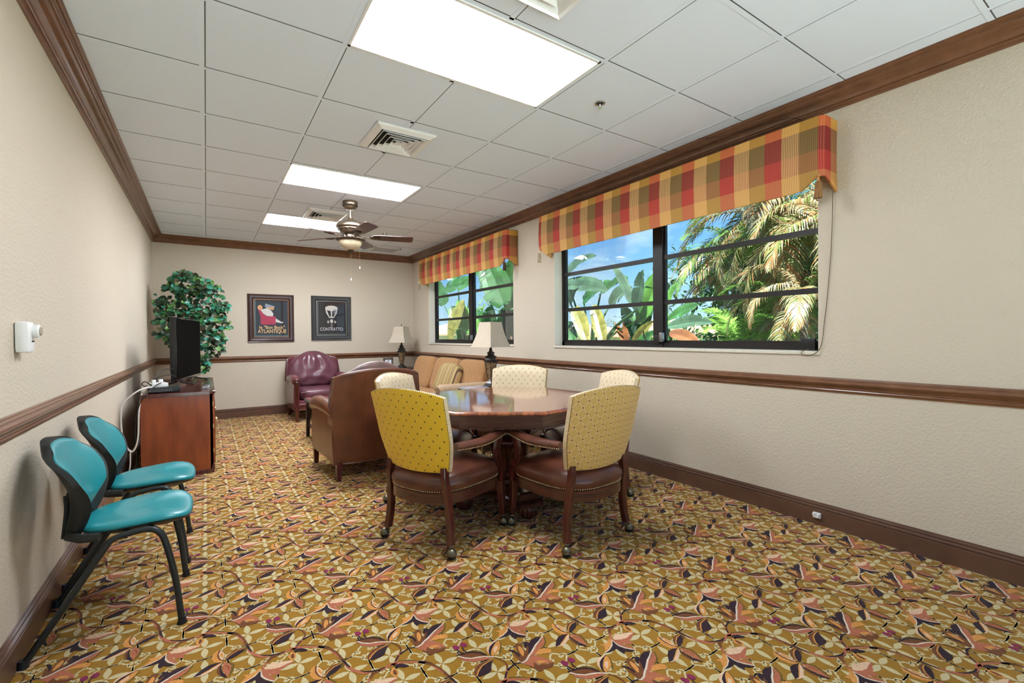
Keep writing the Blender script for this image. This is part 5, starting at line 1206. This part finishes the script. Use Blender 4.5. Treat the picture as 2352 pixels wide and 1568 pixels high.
paddle_plant('mid green paddle leaved plant behind the centre post of the farther window', (8.6, 14.0, .5), [((8.3, 13.9, 2.1), .8, 0, (8.4, 13.9, 1.1)), ((8.3, 13.0, 1.8), .7, 1, (8.4, 13.6, 1.1)), ((8.2, 14.8, 1.6), .7, 0, (8.4, 14.3, 1.0)), ((8.3, 13.3, 1.0), .6, 0, (8.4, 13.8, 1.3)), ((8.4, 12.6, 2.3), .7, 0, (8.5, 13.4, 1.4)), ((8.4, 15.6, 2.2), .8, 0, (8.5, 14.5, 1.4))], 23)

# feather palms
def frond_mesh(seed, L, droop, mats, mi, dens=46, leaf=.42, hang=.5):
    rnd = random.Random(seed); g = G(); p = V((0, 0, 0)); d = V((1, 0, .75)).normalized(); n = dens; P = []; D = []
    for k in range(n+1):
        P.append(p.copy()); D.append(d.copy()); p = p+d*(L/n); d = (d+V((0, 0, -droop/n*(.4+1.6*k/n)))).normalized()
    g.tube(P[::3]+[P[-1]], [.012*(1-.8*k/len(P[::3])) for k in range(len(P[::3])+1)], seg=5, mi=mi[0])
    for k in range(5, n+1):
        t = k/n; ll = leaf*math.sin(PI*min(1, .12+t*.86))**.6*rnd.uniform(.8, 1.1); s_ = D[k].cross(V((0, 0, 1))).normalized(); nr = s_.cross(D[k]).normalized()
        for s in (-1, 1):
            dd = (s_*s*(.9-.3*t)+D[k]*(.45+.5*t)+nr*rnd.uniform(.05, .35)).normalized(); q = P[k]; w_ = .013; m = rnd.choice(mi); ring = []
            sw = dd.cross(nr).normalized()
            for j in range(5):
                wj = w_*(.7, 1, .85, .5, .05)[j]; ring.append((g.bm.verts.new(q+sw*wj), g.bm.verts.new(q-sw*wj))); q = q+dd*(ll/4); dd = (dd+V((0, 0, -hang*.55*(.5+j*.5)*rnd.uniform(.6, 1.4)))).normalized()
            for a, b in zip(ring, ring[1:]): g.bm.faces.new((a[0], a[1], b[1], b[0])).material_index = m
    me = bpy.data.meshes.new('frond'); g.bm.to_mesh(me); g.bm.free()
    for m in mats: me.materials.append(m)
    return me
PM = [leafm('palm_green', (104, 146, 62)), leafm('palm_bright', (150, 190, 84)), leafm('palm_olive', (124, 128, 72)), leafm('palm_orange_dry', (184, 132, 84)), leafm('palm_straw', (190, 172, 132)), leafm('palm_deep', (66, 92, 56))]
FR = {'green': [frond_mesh(1, 2.0, 1.5, PM, [0, 0, 1]), frond_mesh(2, 1.8, 1.9, PM, [0, 2, 0])], 'bright': [frond_mesh(3, 1.7, 1.5, PM, [1, 1, 0]), frond_mesh(9, 1.5, 1.2, PM, [1, 0])],
      'mixed': [frond_mesh(4, 2.0, 2.2, PM, [2, 3, 0, 4], hang=.8), frond_mesh(5, 1.8, 2.5, PM, [3, 4, 2], hang=.9)], 'dry': [frond_mesh(6, 1.6, 3.0, PM, [4, 4, 3], hang=1.1), frond_mesh(7, 1.5, 2.6, PM, [3, 4], hang=1.2)], 'deep': [frond_mesh(8, 2.0, 1.8, PM, [5, 0, 5]), frond_mesh(10, 1.7, 2.2, PM, [5, 2])]}
def palm(label, crown, kinds, n, seed, scale=1.0, tr=.10):
    rnd = random.Random(seed); t = thing('palm_tree', label, 'palm tree', (crown[0], crown[1], GZ), 0, 'feather palms outside the near window'); h = crown[2]-GZ
    g = G(); g.tube([(0, 0, 0), (.03, 0, h*.5), (0, 0, h)], [tr*1.2, tr, tr*.85], seg=12); g.build('trunk', mat('palm_trunk', (120, 104, 84), rough=.9, var=(12, .4), stretch=(1, 1, 5)) if not bpy.data.materials.get('palm_trunk') else bpy.data.materials['palm_trunk'], t)
    for k in range(n):
        o = bpy.data.objects.new('frond', rnd.choice(FR[rnd.choice(kinds)])); COL.objects.link(o); o.parent = t; o.location = (0, 0, h-rnd.uniform(0, .25)); q = k/n
        o.rotation_euler = (rnd.gauss(0, .15), rnd.uniform(-.75, .95)*(.3+.8*q), k*2.399+rnd.gauss(0, .2)); s = scale*rnd.uniform(.8, 1.15); o.scale = (s, s, s)
    return t
palm('bright green feather palm in the middle of the right panes', (6.5, 3.75, 1.15), ['bright', 'bright', 'green'], 13, 31, .62, .05)
palm('tall feather palm with browning fronds filling the right panes', (7.4, 3.55, 2.9), ['mixed', 'mixed', 'green', 'dry'], 34, 32, 1.0)
palm('feather palm at the right edge of the near window', (6.9, 2.55, 2.6), ['mixed', 'dry', 'mixed'], 30, 33, .95)
palm('olive feather palm behind the centre post of the near window', (8.6, 5.0, 2.6), ['green', 'mixed', 'deep'], 26, 34, 1.0)
palm('low dry feather palm hanging over the lower right pane', (6.2, 2.75, 1.75), ['dry', 'mixed', 'green'], 20, 35, .62, .05)
palm('dark green feather palm deep behind the right panes', (9.6, 4.3, 2.2), ['deep', 'deep', 'mixed'], 34, 36, 1.25)
palm('shaded feather palm low behind the others', (8.8, 3.3, 1.2), ['deep', 'green', 'mixed'], 30, 37, 1.1)
palm('feather palm at the far right behind the drooping fronds', (9.2, 2.9, 3.3), ['mixed', 'green', 'deep'], 30, 38, 1.2)

def leafy_tree(label, loc, r, h, n, seed, col):
    rnd = random.Random(seed); t = thing('leafy_tree', label, 'tree', (loc[0], loc[1], GZ), 0, 'leafy trees beyond the palms'); zc = loc[2]-GZ
    g = G(); g.tube(bez([(0, 0, 0), (.1, .1, zc*.5), (0, 0, zc)], 5), .16, seg=10)
    for k in range(6):
        a = k*1.05; g.tube([(0, 0, zc*.7), (r*.4*math.cos(a), r*.4*math.sin(a), zc), (r*.7*math.cos(a), r*.7*math.sin(a), zc+h*.4)], [.08, .05, .02], seg=7)
    g.build('trunk', bpy.data.materials['palm_trunk'], t)
    g = G(); cl = [(V((rnd.gauss(0, .5), rnd.gauss(0, .5), rnd.gauss(0, .5))).normalized()*rnd.uniform(.3, .9)) for _ in range(16)]
    for k in range(n):
        c = cl[k % 16]; u = V((rnd.gauss(0, 1), rnd.gauss(0, 1), rnd.gauss(0, 1))).normalized()*rnd.uniform(.5, 1)*.38
        p = V(((c.x+u.x)*r, (c.y+u.y)*r, zc+(c.z+u.z)*h)); leaf_mesh(g, p, V((rnd.gauss(0, 1), rnd.gauss(0, 1), rnd.gauss(-.3, .6))), V((0, 0, 1)), .20, .13, rnd.choice((0, 0, 1)))
    g.build('crown', [leafm('tree_leaf_%d' % seed, col), leafm('tree_leaf_b%d' % seed, tuple(min(255, int(v*1.25)) for v in col))], t, smooth=False, recalc=False)
leafy_tree('pale green leafy tree showing in the right panes of the farther window', (15, 23, 1.6), 2.8, 2.2, 2600, 41, (120, 150, 72))
leafy_tree('dark green leafy tree beyond the houses in the left panes', (46, 44, 1.6), 6, 3.2, 2200, 42, (70, 98, 60))
leafy_tree('dense green leafy tree behind the palm trunks', (13.5, 8.6, 0.6), 2.4, 2.2, 3000, 43, (74, 104, 54))
leafy_tree('dense dark leafy tree behind the right edge of the near window', (12.5, 6.2, 2.2), 3.0, 3.0, 5200, 44, (60, 88, 48))

def house(label, x0, x1, y0, y1, ze, zr, wins):
    t = thing('house', label, 'house', ((x0+x1)/2, (y0+y1)/2, GZ), 0, 'tile roofed houses across the lawn'); a, b = (x1-x0)/2, (y1-y0)/2; e = ze-GZ; r = zr-GZ
    mw = mat('cream_stucco', (226, 208, 176), rough=.9) if not bpy.data.materials.get('cream_stucco') else bpy.data.materials['cream_stucco']
    mr = mat('terracotta_tiles', (214, 150, 126), rough=.8, var=(14, .35), stretch=(1, 3, 1)) if not bpy.data.materials.get('terracotta_tiles') else bpy.data.materials['terracotta_tiles']
    g = G(); g.b2((-a, -b, 0), (a, b, e)); g.build('house_wall', mw, t, smooth=False)
    g = G(); o = .5; h = r-e; k = min(a, b)*.95
    g.loft([[(-a-o, -b-o, e-.12), (a+o, -b-o, e-.12), (a+o, b+o, e-.12), (-a-o, b+o, e-.12)], [(-a-o, -b-o, e), (a+o, -b-o, e), (a+o, b+o, e), (-a-o, b+o, e)], [(-a+k, -b+k, r), (a-k, -b+k, r), (a-k, b-k, r), (-a+k, b-k, r)]])
    n = int(2*(b+o)/.45)
    for i in range(n):
        y = -b-o+.225+i*.45; lim = min(1, (b+o-abs(y))/(k+o)); g.tube([(-a-o, y, e+.03), (-a-o+(k+o)*lim, y, e+h*lim+.03)], .07, seg=5)
    g.build('tiled_roof', mr, t, smooth=False)
    for y, z, ww, hh in wins:
        g = G(); g.b2((-a-.06, y-ww/2, z-GZ), (-a+.02, y+ww/2, z-GZ+hh)); f = g.build('window', M_white, t, smooth=False)
        g = G(); g.b2((-a-.08, y-ww/2+.08, z-GZ+.08), (-a-.05, y+ww/2-.08, z-GZ+hh-.08)); g.b2((-a-.09, y-.03, z-GZ), (-a-.06, y+.03, z-GZ+hh)); g.build('pane', mat('far_pane', (70, 82, 92), rough=.1) if not bpy.data.materials.get('far_pane') else bpy.data.materials['far_pane'], f, smooth=False)
house('cream house with pink tile roof in the lower left panes of the near window', 25, 34, 18.5, 26.5, 1.15, 2.35, [(-2.5, -.9, 1.2, 1.1), (.5, -.9, 1.2, 1.1), (2.8, -.9, 1.2, 1.1)])
house('neighbouring cream house at the left edge of the near window', 26, 35, 28.5, 37, 1.0, 2.2, [(-2.5, -.9, 1.2, 1.1), (1.5, -.9, 1.2, 1.1)])
house('distant house with red tile roof in the lower panes of the farther window', 24, 33, 46, 62, 1.4, 3.0, [(-4, -.9, 1.2, 1.1), (0, -.9, 1.2, 1.1), (4, -.9, 1.2, 1.1)])
house('small tile roofed house glimpsed behind the nearer lamp shade', 24, 32, 38.2, 45, 1.0, 2.3, [(-2, -.9, 1.2, 1.1), (1.5, -.9, 1.2, 1.1)])
